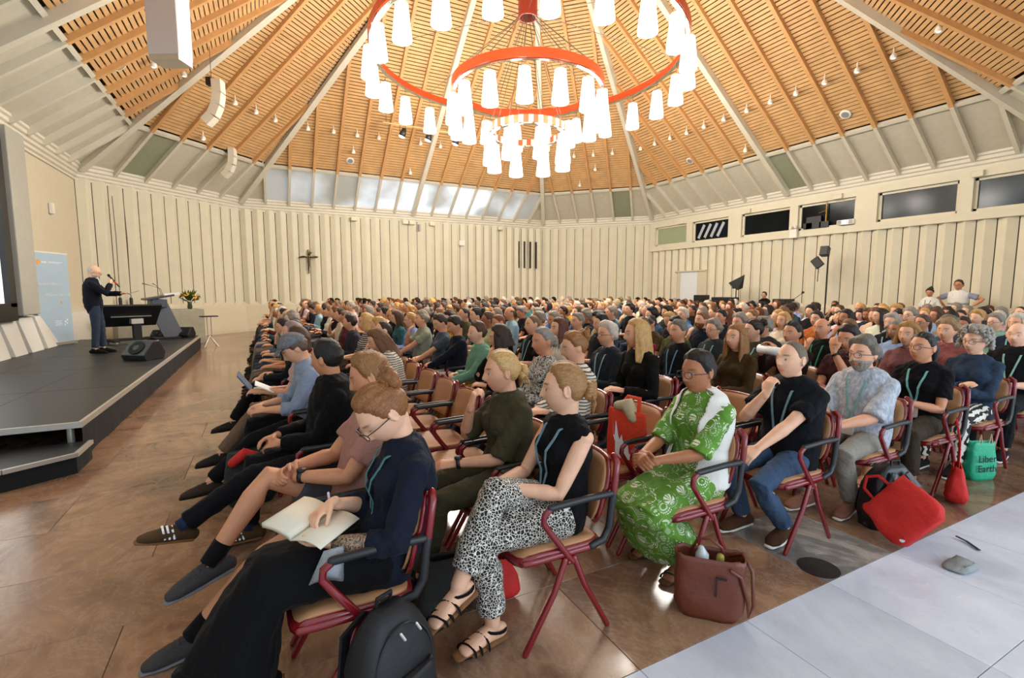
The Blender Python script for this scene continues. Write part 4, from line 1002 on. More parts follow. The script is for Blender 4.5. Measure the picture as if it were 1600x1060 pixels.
near(8, -9.27, 'bald man in black polo with pale teal lanyard at the aisle', dict(
    voxel=.008, skin='a', hair='bald', hairc='8a7d70', top='short', topc='0d0e11', botc='101114', lanyard='8ab8b0', lanl=.34, belly=.5, wide=1.1, shoe='sneaker', shoec='15151a', solec='e6e4de', anL=(-.12,.40,.10)), chair='red-framed armchair under the bald man with teal lanyard')
near(9, -9.27, 'man with dark hair in charcoal shirt at the far aisle seats', dict(voxel=.009, skin='b', hair='short', hairc='1a1512', top='short', topc='1c2126', botc='15161a'), chair='red-framed armchair at the aisle end of ninth row')

# --- mid-distance people, placed on the seats where the photograph shows them
MID = [ # row, y, seat-label, params
 (3,-6.33,'man with brown hair in mint green shirt and mustard trousers', dict(hair='short', hairc='4a321f', top='long', topc='6f9c84', botc='a9792c', torso=(0,.02,.48), wrL=(-.05,.36,.64), skin='a')),
 (3,-6.95,'woman with dark wavy bob in black top, hand at face', dict(female=1, hair='wavybob', hairc='33241a', top='long', topc='0d0d0f', torso=(0,.04,.48), wrR=(.045,.12,.955), epR=(.5,.5,-1), hdR=(-.15,-.28,1), pnR=(-.1,-1,0), hrot=(-25,8,0))),
 (3,-5.44,'woman with dark pixie hair in navy jacket and white trousers', dict(female=1, hair='short', hairc='231813', top='long', topc='141a26', botc='c9c3ba', skin='c', hrot=(0,22,0), wrL=(-.04,.34,.64))),
 (3,-4.85,'woman with short brown hair in slate blue short-sleeved blouse', dict(female=1, hair='short', hairc='38261a', top='short', topc='46525f', botc='1a1418', hrot=(4,24,0), wrL=(-.04,.34,.64))),
 (3,-3.95,'man with grey hair in pale sage polo, hand at his cheek', dict(hair='full', hairc='958a79', top='short', topc='8f9888', wrL=(-.04,.34,.64), wrR=(.045,.12,.955), epR=(.5,.5,-1), hdR=(-.15,-.28,1), pnR=(-.1,-1,0), skin='b')),
 (3,-7.61,'woman with grey hair in tight bun and patterned scarf', dict(female=1, hair='swept', hairc='8c8780', topmat=M_FLOR, top='long', hrot=(4,4,0), skin='c')),
 (3,-8.10,'woman with auburn top knot in fine striped jersey', dict(female=1, hair='updo', hseed=2, hairc='8f6237', topmat=M_STRIPE, top='long', hrot=(-15,12,0))),
 (4,-5.82,'man with grey-brown hair in black polo and lanyard', dict(hair='crew', hairc='6e5a48', top='short', topc='141417', lanyard='7fa8b5', belly=.6)),
 (5,-5.53,'man with silver hair in pale striped jersey behind the top knot', dict(hair='short', hairc='8b857b', topmat=M_STRIPE2, top='long')),
 (4,-6.45,'woman with long chestnut hair in cream blouse', dict(female=1, hair='long', hairc='5d311c', top='long', topc='cfc6b4')),
 (4,-7.35,'man with white hair and glasses in dark slate blazer', dict(hair='full', hseed=1, hairc='c9c2b4', glasses=1, top='long', topc='242b33', lanyard='90b4bd', collar='7e93a8')),
 (5,-6.85,'woman with grey updo in magenta sleeves and teal scarf', dict(female=1, hair='updo', hseed=3, hairc='5c4d42', top='long', topc='9c1848', lanyard='2c6470', wrL=(-.04,.36,.66))),
 (3,-8.74+.02,None,None),
 (4,-7.89,'woman with very long blonde hair in black top', dict(female=1, voxel=.007, hair='long', hseed=1, hairc='c19a5e', top='long', topc='100e0b', hrot=(-20,4,0), scale=1.06, torso=(0,.03,.49))),
 (5,-7.42,'man with grey hair in black jacket with blue lanyard', dict(hair='short', hairc='69645e', top='long', topc='101013', skin='c', lanyard='5f8ea8')),
 (5,-8.15,'woman with straight light brown hair in dark olive jacket', dict(female=1, hair='long', hseed=2, hairc='8f6436', top='long', topc='3b2a11')),
 (7,-6.12,'man with ginger beard in navy tee, fist at chin', dict(hair='swept', hairc='7d5330', beard='7a4522', top='short', topc='1a202c', watch='L', wrR=(.045,.12,.955), epR=(.5,.5,-1), hdR=(-.15,-.28,1), pnR=(-.1,-1,0))),
 (7,-6.77,'man with wavy grey hair in light blue shirt', dict(hair='messy', hairc='8d8478', top='rolled', topc='7f93b4', collar='7f93b4')),
 (6,-8.11,'woman with black bun holding a white rolled paper to her face', dict(female=1, hair='swept', hseed=2, hairc='120e0d', top='long', topc='2a1412', skin='c', wrR=(.10,.26,.98), wrL=(-.06,.24,.96), epR=(.3,.3,-1), epL=(-.3,.3,-1), hdR=(-.2,0,1), hdL=(.2,0,1))),
 (7,-7.88,'bald man in black tee with green lanyard, hand on mouth', dict(hair='bald', hairc='5a4636', skin='c', top='short', topc='101512', lanyard='3b8b68', wrR=(.045,.12,.955), epR=(.5,.5,-1), hdR=(-.15,-.28,1), pnR=(-.1,-1,0))),
 (6,-8.66,'man with dark hair in maroon tee shading his eyes with a hand', dict(hair='short', hairc='1e1511', skin='c', top='short', topc='3c1b18', watch='L', wrL=(-.03,.20,1.06), epL=(-.3,.2,-1), hdL=(.25,-.2,1), pnL=(.1,-1,-.1), curlL=.25, hrot=(0,16,0))),
 (8,-6.80,'woman with blonde layered bob in cream top', dict(female=1, hair='wavybob', hseed=1, hairc='c09658', top='elbow', topc='d9c8ae')),
 (9,-6.74,'man with dark hair in burnt orange shirt', dict(hair='short', hairc='241811', top='long', topc='a65a26')),
 (8,-5.72,'man with black hair in charcoal tee and blue lanyard', dict(hair='short', hairc='0f0c0a', skin='c', top='short', topc='20272c', lanyard='86abc4')),
 (9,-3.30,'bald man in bright white shirt halfway down the hall', dict(hair='bald', hairc='6e6258', top='long', topc='dedbd2')),
 (9,-4.00,'bald man in denim blue jacket beside the white shirt', dict(hair='bald', hairc='6e6258', skin='c', top='long', topc='35567e', lanyard='9cc2cc')),
 (8,-4.90,'man with white hair in sky blue shirt', dict(hair='full', hseed=1, hairc='cfc8ba', top='long', topc='6f93c4', lanyard='a7c7d6')),
 (9,-2.29,'woman with white headscarf and pale green tunic', dict(female=1, hair='bob', hairc='dcd8cc', top='long', topc='b4c2b0')),
 (9,-7.75,'man with grey hair and grey beard in black jacket', dict(hair='full', hairc='a49c92', beard='9a948a', top='long', topc='101114', lanyard='8fb5be')),
 (7,-8.74,'woman with blonde wavy bob in dusty rose top', dict(female=1, hair='wavybob', hseed=2, hairc='9f7840', top='elbow', topc='6f4444')),
 (9,-8.37,'man with grey-brown hair and glasses in slate shirt', dict(hair='full', hseed=1, hairc='6a5f52', glasses=1, top='short', topc='3b4852', lanyard='8fb5be')),
 (8,-8.70,'woman with light brown messy hair in faded red top', dict(female=1, hair='messy', hairc='8f7350', top='elbow', topc='8a4f4a')),
 (1,-6.30,'woman with brown hair in pale pink top with tablet', dict(female=1, hair='bob', hairc='4b3020', top='short', topc='b79a94', wrL=(-.03,.34,.70), torso=(0,.02,.48), anL=(-.14,.66,.20), botc='6d5a48')),
 (1,-5.35,'person with long lilac-grey hair in dark jacket, front row', dict(female=1, hair='long', hseed=3, hairc='8d7a7c', top='long', topc='15161c', torso=(0,.02,.48), wrL=(-.03,.32,.66), botc='0e0f13', anL=(-.12,.62,.24))),
 (2,-6.05,'woman with long dark blonde hair bent forward in striped shirt', dict(female=1, hair='long', hseed=2, hairc='6d4a2c', topmat=M_STRIPE, top='long', torso=(0,.10,.45), mid=(0,-.07,0), head=(0,.07,.12), hrot=(0,30,0))),
 (2,-4.35,'woman with curly blonde hair in striped top, second row', dict(female=1, hair='wavybob', hseed=3, hairc='caa468', topmat=M_STRIPE2, top='elbow')),
]
for row, y, lab, P in MID:
    if P is None: continue
    P.setdefault('voxel', .0105); dist = (Vector((XR[row-1], y, 1.2))-CAMO).length
    if dist > 5: P['voxel'] = .013
    near(row, y, lab, P, chair=False if dist > 7.5 else ('red-framed armchair of the '+' '.join(lab.split(',')[0].split()[:11])))
# empty chairs one can see
for row, y, lab in [(2,-8.21,'empty tan armchair right beside the woman in olive, second row'),(2,-7.68,'second empty tan armchair beyond the woman in olive'),(2,-7.15,'third empty tan armchair beyond the woman in olive'),(2,-6.62,'fourth empty tan armchair, farthest of the empty second-row run'),
                    (3,-8.70,'empty tan armchair with orange-red tote hung on its back'),(4,-8.74,'empty tan armchair behind the green floral dress'),(4,-8.40,None),(5,-8.74,'empty tan armchair beside the man in checked shirt'),(1,-7.40,'empty chair in front row between black jacket and flat cap')]:
    if lab is None: continue
    make_chair(XR[row-1], y, FACE, lab); seat(row, y)

# --- the rest of the crowd: twelve figures, every instance an object of its own
rnd = random.Random(21)
TPL = []
def tpl(P, top, vox=.014, dec=None):
    fig = Fig(P); return dict(fig=fig, P=P, body=build_body(fig, vox, dec), top=build_top(fig, vox*1.1, top), bot=build_bottom(fig, vox*1.2, 'long'), fem=bool(P.get('female')))
HANDF = dict(wrR=(.045,.12,.955), epR=(.5,.5,-1), hdR=(-.15,-.28,1), pnR=(-.1,-1,0))
POSES = [(dict(brow=.8), 'long'), (dict(hrot=(-14,0,0), belly=.6, seed=1), 'short'), (dict(hrot=(-22,2,0), torso=(0,.02,.49), seed=2), 'long'), (dict(hrot=(4,22,0), torso=(0,.04,.48), seed=3, wrL=(-.05,.34,.66)), 'short'),
         (dict(hrot=(-10,-4,4), seed=4, **HANDF), 'rolled'), (dict(hrot=(-18,0,0), wrL=(.06,.2,.78), wrR=(-.05,.22,.80), seed=5, belly=.3), 'long'),
         (dict(female=1, hrot=(-10,2,0), seed=6), 'short'), (dict(female=1, hrot=(-20,0,-4), torso=(0,-.02,.49), seed=7), 'long'), (dict(female=1, hrot=(-4,16,0), torso=(0,.03,.48), seed=8), 'elbow'),
         (dict(female=1, hrot=(-16,-2,3), seed=9, **HANDF), 'short'), (dict(female=1, hrot=(-26,4,0), wrL=(.06,.2,.78), wrR=(-.05,.22,.80), seed=10), 'long'), (dict(hrot=(-12,6,-5), seed=11, belly=.9, wide=1.08), 'short')]
for P, top in POSES: TPL.append(tpl(dict(P), top))
HM = [('dark brown','2b1d14',30),('black','14100e',18),('brown','4f3522',22),('light brown','7d5a36',14),('blonde','bb9257',16),('grey','8c857b',22),('white','c8c1b3',12),('auburn','6e3d20',6)]
TC = [('black','121315',26),('navy','1b2436',20),('charcoal','33373b',12),('white','d6d2c8',16),('cream','c9bda2',10),('light blue','8ba2c0',12),('teal','2f5f63',5),('olive','4a4a2e',6),('maroon','5a2226',5),('beige','a58f70',8),('pale pink','c19b92',5),('burnt orange','a8602f',3),('mint','86a893',3),('denim blue','41597a',8),('mustard','b08a3a',2)]
SK = ['a','a','a','b','b','b','c','c','d']
def pick(L): return rnd.choices(L, [x[2] for x in L])[0]
def crowd_spec():
    t = rnd.choice(TPL); h = pick(HM); c = pick(TC); fem = t['fem']
    st = rnd.choice(['bob','wavybob','long','swept','updo','short','pony','bob','long']) if fem else rnd.choice(['short','short','full','crew','quiff','messy','bald' if h[0] in ('grey','white','brown') else 'short'])
    return dict(t=t, h=h, c=c, hs=st, skin=rnd.choice(SK), bot=rnd.choice(['15161b','20242e','2f3a4d','6b6152','3a3a3c','8a8070']), hseed=rnd.choice([0,1]), rz=rnd.uniform(-.10,.10), sc=rnd.uniform(.955,1.035), lan=rnd.random() < .4, gl=rnd.random() < .3)
cells = []
for r in range(1, 17):
    ymax = 8.0 if r < 12 else 7.0
    n = int((ymax-SY0)/SP)
    jit = rnd.uniform(-.05,.05)
    for k in range(n+1):
        y = SY0+SP*k+(jit if k > 2 else 0)
        if any(rr == r and abs(yy-y) < .40 for rr, yy in taken): continue
        if r == 2 and -8.6 < y < -6.5: continue
        if r in (3,4,5) and -9.3 < y < -8.4: continue
        if rnd.random() < (.10 if r > 1 else .05): continue
        pz = project((XR[r-1], y, 1.2))
        if pz is None or pz[0] > 1640 or pz[0] < -40: continue
        # the wall corners cut the rows short
        if XR[r-1]+y > 15.0: continue
        cells.append((pz[2], r, k, y))
cells.sort(); NIND = 300-len(NEAR)-6
CNT = {}
for i, (d, r, k, y) in enumerate(cells[:NIND]):
    s = crowd_spec(); t = s['t']; c = C(s['c'][1]); c = tuple(min(1, v*rnd.uniform(.85,1.15)) for v in c)
    root = link('person', t['body'], None, (XR[r-1]+rnd.uniform(-.03,.03), y+rnd.uniform(-.03,.03), 0), (0,0,FACE+s['rz']), C(SKIN[s['skin']])); root.scale = (s['sc'],)*3
    tag(root, '%s-haired person in %s top, %s seat from foyer end, %s row from stage' % (s['h'][0].replace(' ','-') if s['hs'] != 'bald' else 'balding '+s['h'][0], s['c'][0], ORD[min(35, k)], ORD[r-1]), 'person', 'seated audience')
    link('shirt', t['top'], root, color=c); link('trousers', t['bot'], root, color=C(s['bot']))
    h = link('hair', hair_mesh(s['hs'], s['hseed']), root, color=C(s['h'][1])); h.matrix_local = t['fig'].hm
    if d < 9 and s['gl']: g = link('glasses', glasses_mesh(), root); g.matrix_local = t['fig'].hm
    if d < 9 and s['lan']: lanyard(t['fig'], root, C(rnd.choice(['7fb0b0','86abc4','5f9a8c'])), .38)
    if d < 6.5 or (r == 1): 
        for sd in (-1,1): so = link('shoe', shoe_mesh('low'), root, color=C(rnd.choice(['1a1816','3b2a1e','55504a']))); so.matrix_local = foot_matrix(t['fig'], sd)
    if d < 6.0 or (r == 1 and d < 14): make_chair(XR[r-1], y, FACE, 'red-framed tan armchair, %s seat from foyer end, %s row from stage' % (ORD[min(35, k)], ORD[r-1]), 'audience armchairs')
# everyone past the three hundred nearest: one joined crowd with lighter meshes
rest = cells[NIND:]
LOW = []
for j in (0, 2, 5, 7, 9, 11):
    P = dict(POSES[j][0]); fig = Fig(P); b = build_body(fig, .024, .5); tp = build_top(fig, .028, POSES[j][1]); LOW.append((fig, b, tp))
def decimated(me, ratio):
    o = bpy.data.objects.new('tmp', me); COL.objects.link(o); q = o.modifiers.new('d','DECIMATE'); q.ratio = ratio
    out = bpy.data.meshes.new_from_object(o.evaluated_get(bpy.context.evaluated_depsgraph_get())); bpy.data.objects.remove(o); return out
LH = [decimated(hair_mesh(s), .12) for s in ('short','bob','full','crew')]
def arrs(me):
    v = verts_np(me); f = [tuple(p.vertices) for p in me.polygons]; return v, f
LOWA = [(fig, arrs(b), arrs(tp)) for fig, b, tp in LOW]; LHA = [arrs(m_) for m_ in LH]
AV = []; AF = []; AC = []; off = 0
for d, r, k, y in rest:
    fig, (bv, bf), (tv, tf) = rnd.choice(LOWA); hv, hf = rnd.choice(LHA); s = rnd.uniform(.95,1.05); M4 = Matrix.Translation((XR[r-1], y, 0)) @ Matrix.Rotation(FACE+rnd.uniform(-.1,.1),4,'Z') @ Matrix.Scale(s,4)
    for (v, f, mm, col) in ((bv, bf, M4, C(SKIN[rnd.choice(SK)])), (tv, tf, M4, C(pick(TC)[1])), (hv, hf, M4 @ fig.hm, C(pick(HM)[1]))):
        a = np.array(mm); AV.append(v @ a[:3,:3].T+a[:3,3]); AF += [tuple(i+off for i in q) for q in f]; AC.append(np.tile(np.array([*col,1], np.float32), (len(v),1))); off += len(v)
if AV:
    me = mesh_np('seated_audience', np.concatenate(AV), AF, objcolor_mat('crowd_colour', .8, 'cloth', 'Col'), True)
    ca = me.attributes.new('Col', 'FLOAT_COLOR', 'POINT'); ca.data.foreach_set('color', np.concatenate(AC).ravel())
    link('seated_audience', me, label='densely packed seated audience filling the far back of the hall', cat='audience', kind='stuff')
print('people', len(NEAR), 'crowd', min(NIND, len(cells)), 'rest', len(rest), 'tri', sum(len(m_.polygons) for m_ in bpy.data.meshes))
# ---------------------------------------------------------------- the stage
st = empty('stage', (-9.3,-.25,0), label='low black stage of deck panels with pale aluminium edge and cloth skirt', cat='stage')
m_skirt = M('stage_cloth', '0d0d0f', .9, var=.2, bscale=3, bstr=.5, bdist=.05)
for i in range(3):
    for j in range(5):
        x0 = -10.80+i*.985; y0 = -5.30+j*2.02
        o = MB().box((x0+.49+9.3, y0+1.01+.25, .333), (.981, 2.014, .05)).build('deck_panel', MAT['stage'], st); bevel(o, .004, 1)
MB().box((-7.842+9.3, -.25+.25, .335), (.03, 10.12, .055)).build('edge_trim', MAT['alu'], st)
MB().box((-9.32+9.3, -5.315+.25, .335), (2.99, .03, .055)).build('edge_trim', MAT['alu'], st)
def skirt_cloth(a, b, name, z0=.01, z1=.31, amp=.004, n=90):
    m = MB(); a = Vector(a); b = Vector(b); d = b-a; nn = Vector((d.y,-d.x,0)).normalized(); V = []
    for k in range(n+1):
        t = k/n
        for l, z in enumerate((z0,(z0+z1)/2,z1)): V.append(a+d*t+nn*(amp*math.sin(t*n*.9+.4*math.sin(t*37))*(1.2-l*.5))+Vector((0,0,z)))
    return m.add(V, [(k*3+l, k*3+3+l, k*3+4+l, k*3+1+l) for k in range(n) for l in range(2)]).build(name, m_skirt, st, True)
skirt_cloth((-7.835+9.3,-5.3+.25,0), (-7.835+9.3,4.8+.25,0), 'skirt'); skirt_cloth((-7.84+9.3,4.8+.25,0), (-10.8+9.3,4.8+.25,0), 'skirt', n=50)
for x in (-7.95,-9.3,-10.6):
    MB().tube([(x+9.3,-5.2+.25,.0),(x+9.3,-5.2+.25,.31)], .03, 12, cap='flat').build('leg', MAT['alu'], st)
sp_ = empty('stage_step', (-9.3,-5.7,0), label='low black step platform in front of the near end of the stage', cat='step')
pl = [(-10.8+9.3,-.35),(-8.15+9.3,-.35),(-7.76+9.3,-.08),(-7.76+9.3,.34),(-10.8+9.3,.34)]
MB().prism(pl, .0, .15).build('base', m_skirt, sp_); MB().prism(pl, .15, .18).build('deck_panel', MAT['stage'], sp_)
for a, b in zip(pl[:3], pl[1:4]): MB().bar((*a,.168), (*b,.168), .035, .035).build('edge_trim', MAT['alu'], sp_)

# roll-up banner
BA, BB = Vector((-10.62,2.90,.36)), Vector((-10.30,3.83,.36)); bd = (BB-BA); bw = bd.length; bang = math.atan2(bd.y, bd.x)
bn = empty('roll_up_banner', (BA+BB)/2, bang, label='pale blue roll-up banner with orange dot and white welcome words', cat='banner')
MB().box((0,0,1.08), (bw,.006,2.03)).build('printed_sheet', M('banner_print','a8bfd0',.5,var=.04,nscale=1), bn)
MB().box((0,0,2.105), (bw+.01,.025,.03)).build('top_rail', MAT['white'], bn); bevel(MB().box((0,0,.04), (bw+.04,.14,.08)).build('cassette', MAT['alu'], bn), .01)
for x in (-.38,.38): MB().box((x,0,.01), (.05,.3,.02)).build('foot', MAT['alu'], bn)
MB().tube([(0,.02,.06),(0,.02,2.1)], .010, 6).build('rear_pole', MAT['black'], bn)
m_or = M('banner_orange','e8a23c',.5,var=0); m_wt = M('banner_white','e9eff3',.5,var=0)
def text(body, size, loc, rot, mat, parent, name='lettering', ext=.0008, align='LEFT'):
    c = bpy.data.curves.new(name, 'FONT'); c.body = body; c.size = size; c.extrude = ext; c.align_x = align; c.materials.append(mat); c.resolution_u = 3
    t_ = bpy.data.objects.new('tmp', c); COL.objects.link(t_); me = bpy.data.meshes.new_from_object(t_.evaluated_get(bpy.context.evaluated_depsgraph_get())); bpy.data.objects.remove(t_); o = bpy.data.objects.new(name, me); COL.objects.link(o); o.location = loc; o.rotation_euler = rot; o.parent = parent; return o
fy = -.006
MB().lathe([(.055,0),(.055,.003)], n=20).build('orange_dot', m_or, bn, loc=(-.36,fy,1.88), rot=(PI/2,0,0))
MB().lathe([(.026,0),(.026,.003)], n=16).build('orange_dot', m_or, bn, loc=(.20,fy,.98), rot=(PI/2,0,0))
for k in range(4): MB().box((-.255+.036*k, fy, 1.885), (.022,.003,.045)).build('logo_mark', m_wt, bn)
MB().box((.13,fy,1.90), (.42,.003,.010)).box((.09,fy,1.875), (.34,.003,.010)).build('small_print', m_wt, bn)
text('herzlich willkommen!', .088, (-.40,fy-.002,1.37), (PI/2,0,0), m_wt, bn); text('Welcome everyone!', .088, (-.24,fy-.002,1.13), (PI/2,0,0), m_wt, bn)
sm_ = MB()
for k in range(4): sm_.box((.07-.02*(k%2), fy, .56-.032*k), (.20,.003,.010))
for x, z, r in ((.27,.53,.022),(.33,.57,.020),(.32,.49,.018),(.25,.46,.016)): sm_.box((x,fy,z), (r*2,.003,r*2), Matrix.Rotation(.6,3,'Y'))
sm_.build('small_print', m_wt, bn)

# speaker on the stage
spk, fk = make_person(dict(stand=1, voxel=.008, skin='a', hair='bald', hairc='b9b3aa', beard='c9c4bc', glasses=1, top='long', topc='10131c', botc='2b3747', loose=.022, torso=(0,.01,.50), head=(0,.03,.145), hrot=(0,26,0),
    wrR=(.02,.24,1.36), epR=(.6,-.1,-.9), hdR=(-.5,.3,.55), pnR=(-.6,-.6,.1), curlR=1.3, wrL=(-.10,.40,1.16), hdL=(.1,1,.1), pnL=(.3,0,-1), curlL=.5, anL=(-.10,.04,.09), anR=(.10,-.06,.09), kpL=(0,1,0), kpR=(0,1,0), shoec='0b0b0c', collar='e6e4e0'),
    (-9.18,1.12,.36), -PI/2+.10, 'bald bearded man in dark jacket speaking into a microphone on stage'); spk.scale = (1.03,)*3
n = fk.at(.8); MB().add([n+Vector((-.045,.108,.12)), n+Vector((.045,.108,.12)), n+Vector((.015,.146,-.10)), n+Vector((.0,.15,-.16)), n+Vector((-.015,.146,-.10)), n+Vector((0,.08,0))], [(0,1,2,3,4),(5,1,0),(5,2,1),(5,3,2),(5,4,3),(5,0,4)]).build('shirt_front', m_wt, spk)
R3 = Matrix.Rotation(-PI/2+.10,3,'Z'); mh = Vector((-9.18,1.12,.36))+R3 @ (fk.wr[1]+Vector((-.05,.05,.045)))*1.03
mc = empty('microphone', mh, label='black handheld microphone with a red band held by the speaker', cat='microphone')
d_ = R3 @ Vector((-.02,-.09,.13)); MB().tube([-d_*.9, d_*.7], [.014,.018], 12).build('body', MAT['black'], mc, True); MB().ell(d_*.85, (.026,.026,.030)).build('grille', MAT['matte_black'], mc, True); MB().tube([-d_*.4,-d_*.15], .0185, 12).build('band', M('mic_band','c2502e',.5,var=0), mc, True)
pp = Vector((-9.18,1.12,.36))+R3 @ (fk.wr[-1]+Vector((.02,.17,.02)))*1.03
MB().box((0,0,0), (.20,.14,.002), Matrix.Rotation(-.35,3,'Y')).build('sheet_of_paper', m_wt, None, loc=pp, label='white notes held out by the speaker on stage', cat='paper')

# lectern, screens and wedges on the stage
lc = empty('lectern', (-8.55,4.15,.36), .35, label='grey modern lectern with a slanted stem and gooseneck microphones', cat='lectern')
bevel(MB().box((0,0,.02), (.62,.5,.04)).build('base', MAT['matte_black'], lc), .01)
MB().bar((.20,0,.03),(-.10,0,.86), .42, .09, (0,1,0)).build('stem', M('lectern_grey','55585f',.4,var=0), lc); MB().bar((.245,0,.05),(-.05,0,.86), .30, .02, (0,1,0)).build('stem_face', MAT['alu'], lc)
bevel(MB().box((-.12,0,.93), (.34,.50,.22), Matrix.Rotation(.1,3,'Y')).build('head_box', M('lectern_blue','39424f',.4,var=0), lc), .02)
bevel(MB().box((-.10,0,1.08), (.62,.60,.05), Matrix.Rotation(-.18,3,'Y')).build('desk', M('lectern_dark','2a2f38',.4,var=0), lc), .01)
MB().box((.16,0,1.16), (.34,.5,.05), Matrix.Rotation(-.1,3,'Y')).build('reading_shelf', MAT['white'], lc)
for dy, dx in ((-.06,-.34),(.08,-.14)): MB().tube([(0,dy,1.15),(-.04,dy,1.30),(dx*.7,dy,1.38),(dx*1.2,dy,1.43)], [.006,.005,.005,.012], 6).build('gooseneck_microphone', MAT['black'], lc)
tv = empty('monitor', (-9.05,3.2,.36), .5, label='black confidence monitor tilted back on a wheeled floor stand', cat='monitor')
Rt = Matrix.Rotation(math.radians(-48),3,'X'); bevel(MB().box((0,0,.66), (1.15,.68,.05), Rt.to_3x3()).build('screen', MAT['black'], tv), .008); MB().box((0,-.04,.635), (.8,.03,.012), Rt).build('rear_bracket', MAT['alu'], tv)
MB().box((.1,0,.32), (.16,.12,.55)).build('column', MAT['matte_black'], tv); MB().box((.1,0,.52), (.24,.16,.12)).build('mount', MAT['alu'], tv)
bs = MB(); bs.box((0,.0,.09), (.95,.10,.06)).box((-.4,0,.08), (.12,.62,.05)).box((.4,0,.08), (.12,.62,.05)); bs.build('trolley', MAT['matte_black'], tv)
for x in (-.4,.4):
    for y in (-.28,.28): MB().tube([(x-.02,y,.035),(x+.02,y,.035)], .035, 12, cap='flat').build('caster', MAT['grey'], tv)
def wedge(x, y, rz, label, s=1):
    w = empty('stage_monitor', (x,y,.36), rz, label=label, cat='speaker'); w.scale = (s,)*3
    prof = [(-.20,0),(.18,0),(.22,.10),(.02,.34),(-.12,.34),(-.24,.12)]
    m = MB(); V = [(px, yy, pz) for yy in (-.24,.24) for px, pz in prof]; k = 6
    bevel(m.add(V, [tuple(range(k)), tuple(range(2*k-1,k-1,-1))]+[(a,(a+k),((a+1)%k)+k,(a+1)%k) for a in range(k)]).build('cabinet', MAT['black'], w), .012)
    c = Vector((.125,0,.225)); nrm = Vector((.24,0,.20)).normalized(); MB().tube([c, c+nrm*.012], [.14,.14], 24, cap='flat').build('grille', MAT['matte_black'], w); MB().tube([c+nrm*.012, c+nrm*.016], [.06,.05], 16, cap='flat').build('horn', MAT['black'], w)
    MB().tube([(-.1,-.25,.12),(-.1,-.27,.17),(-.0,-.27,.17),(-.0,-.25,.12)], .008, 6).build('handle', MAT['grey'], w); return w
wedge(-8.22,-.35,-2.2,'black wedge floor monitor on the stage near its front edge'); wedge(-8.15,4.35,-2.0,'black wedge floor monitor at the far stage corner by the lectern', .8); wedge(-8.75,4.55,-2.0,'small black wedge speaker behind the lectern foot', .6)
# grey altar block with flowers behind the stage
ab = MB().box((0,0,.0), (2.1,.8,1.05)).build('altar_block', M('grey_stone','9a9684',.8,var=.1,nscale=5), None, loc=(-8.95,6.15,.525), label='grey stone block behind the stage carrying a flower vase', cat='plinth'); bevel(ab, .02); ab.rotation_euler = (0,0,.35)
vs = empty('flower_vase', (-8.22,6.42,1.05), label='vase of sunflowers and green leaves on the grey block', cat='flowers')
MB().lathe([(.05,0),(.07,.06),(.05,.16),(.065,.22),(.055,.22),(.04,.15)], n=16).build('vase', M('green_vase','39482c',.2,var=0), vs, True)
lf = MB(); fl = MB(); ce = MB(); r2 = random.Random(5)
for k in range(70):
    a = r2.uniform(0,6.28); e = r2.uniform(.2,1.3); L = r2.uniform(.2,.42); d = Vector((math.cos(a)*math.cos(e), math.sin(a)*math.cos(e), math.sin(e))); t = Vector((0,0,.2))+d*L; s_ = d.cross(Vector((0,0,1))).normalized()*.03
    lf.add([Vector((0,0,.2))+d*L*.3, t-d*.06-s_, t+d*.05, t-d*.06+s_], [(0,1,2,3)])
lf.build('leaf_spray', M('leaf_green','3c5a22',.6,var=.3), vs)
for k in range(11):
    a = k*.9; e = r2.uniform(.35,1.2); d = Vector((math.cos(a)*math.cos(e), math.sin(a)*math.cos(e), math.sin(e))); c = Vector((0,0,.22))+d*.30; x = d.orthogonal().normalized(); y = d.cross(x); m = MB()
    for q in range(10):
        b = q*.628; u = x*math.cos(b)+y*math.sin(b); v = x*-math.sin(b)+y*math.cos(b); m.add([c, c+u*.05+v*.018, c+u*.085, c+u*.05-v*.018], [(0,1,2,3)])
    f = m.build('flower', M('petal_yellow','e0a41c',.6,var=0) if k == 0 else bpy.data.materials['petal_yellow'], vs); MB().ell(c+d*.006, (.028,.028,.02), None, 8, 6).build('flower_centre', MAT['dark'], f)
mt_ = empty('side_stand', (-7.62,4.95,0), .3, label='thin metal stand with a small black tray beside the stage corner', cat='stand')
MB().box((0,0,.88), (.42,.28,.03)).build('tray', MAT['black'], mt_)
for x in (-.05,.05): MB().tube([(x,0,.3),(x,0,.87)], .01, 6).build('post', MAT['grey'], mt_)
for x, y in ((-.18,-.15),(.18,-.15),(-.18,.15),(.18,.15)): MB().tube([(0,0,.32),(x,y,.01)], .009, 6).build('leg', MAT['alu'], mt_)
# screen, column and fluted panel on the left wall
sc_ = empty('projection_screen', (-10.62,-.8,2.85), label='large black-framed screen at the left edge, lit white', cat='screen')
m = MB(); m.box((0,0,1.72), (.24,4.8,.34)).box((0,0,-1.65), (.24,4.8,.34)).box((0,2.27,0), (.24,.26,3.1)).box((0,-2.27,0), (.24,.26,3.1)); m.build('frame', MAT['black'], sc_); MB().box((.0,0,0), (.06,4.3,3.0)).build('display', emit('screen_white', (.80,.90,.93), .9), sc_)
bevel(MB().box((-10.62,2.12,2.95), (.34,.80,3.66)).build('wall_column', MAT['grey'] if False else M('grey_column','a9a89d',.5,var=.04), None, kind='structure'), .02)
fp_ = empty('trim_3', (-10.76,2.9,2.9), kind='structure')
for k in range(9): MB().box((.0,-.33+k*.082,0), (.10 if k % 2 else .06,.076,3.7)).build('panel', M('fluted_panel','b3a99f',.6,var=.04) if k == 0 else bpy.data.materials['fluted_panel'], fp_)
mwb = M('white_plinth','d6d4cc',.6,var=.02)
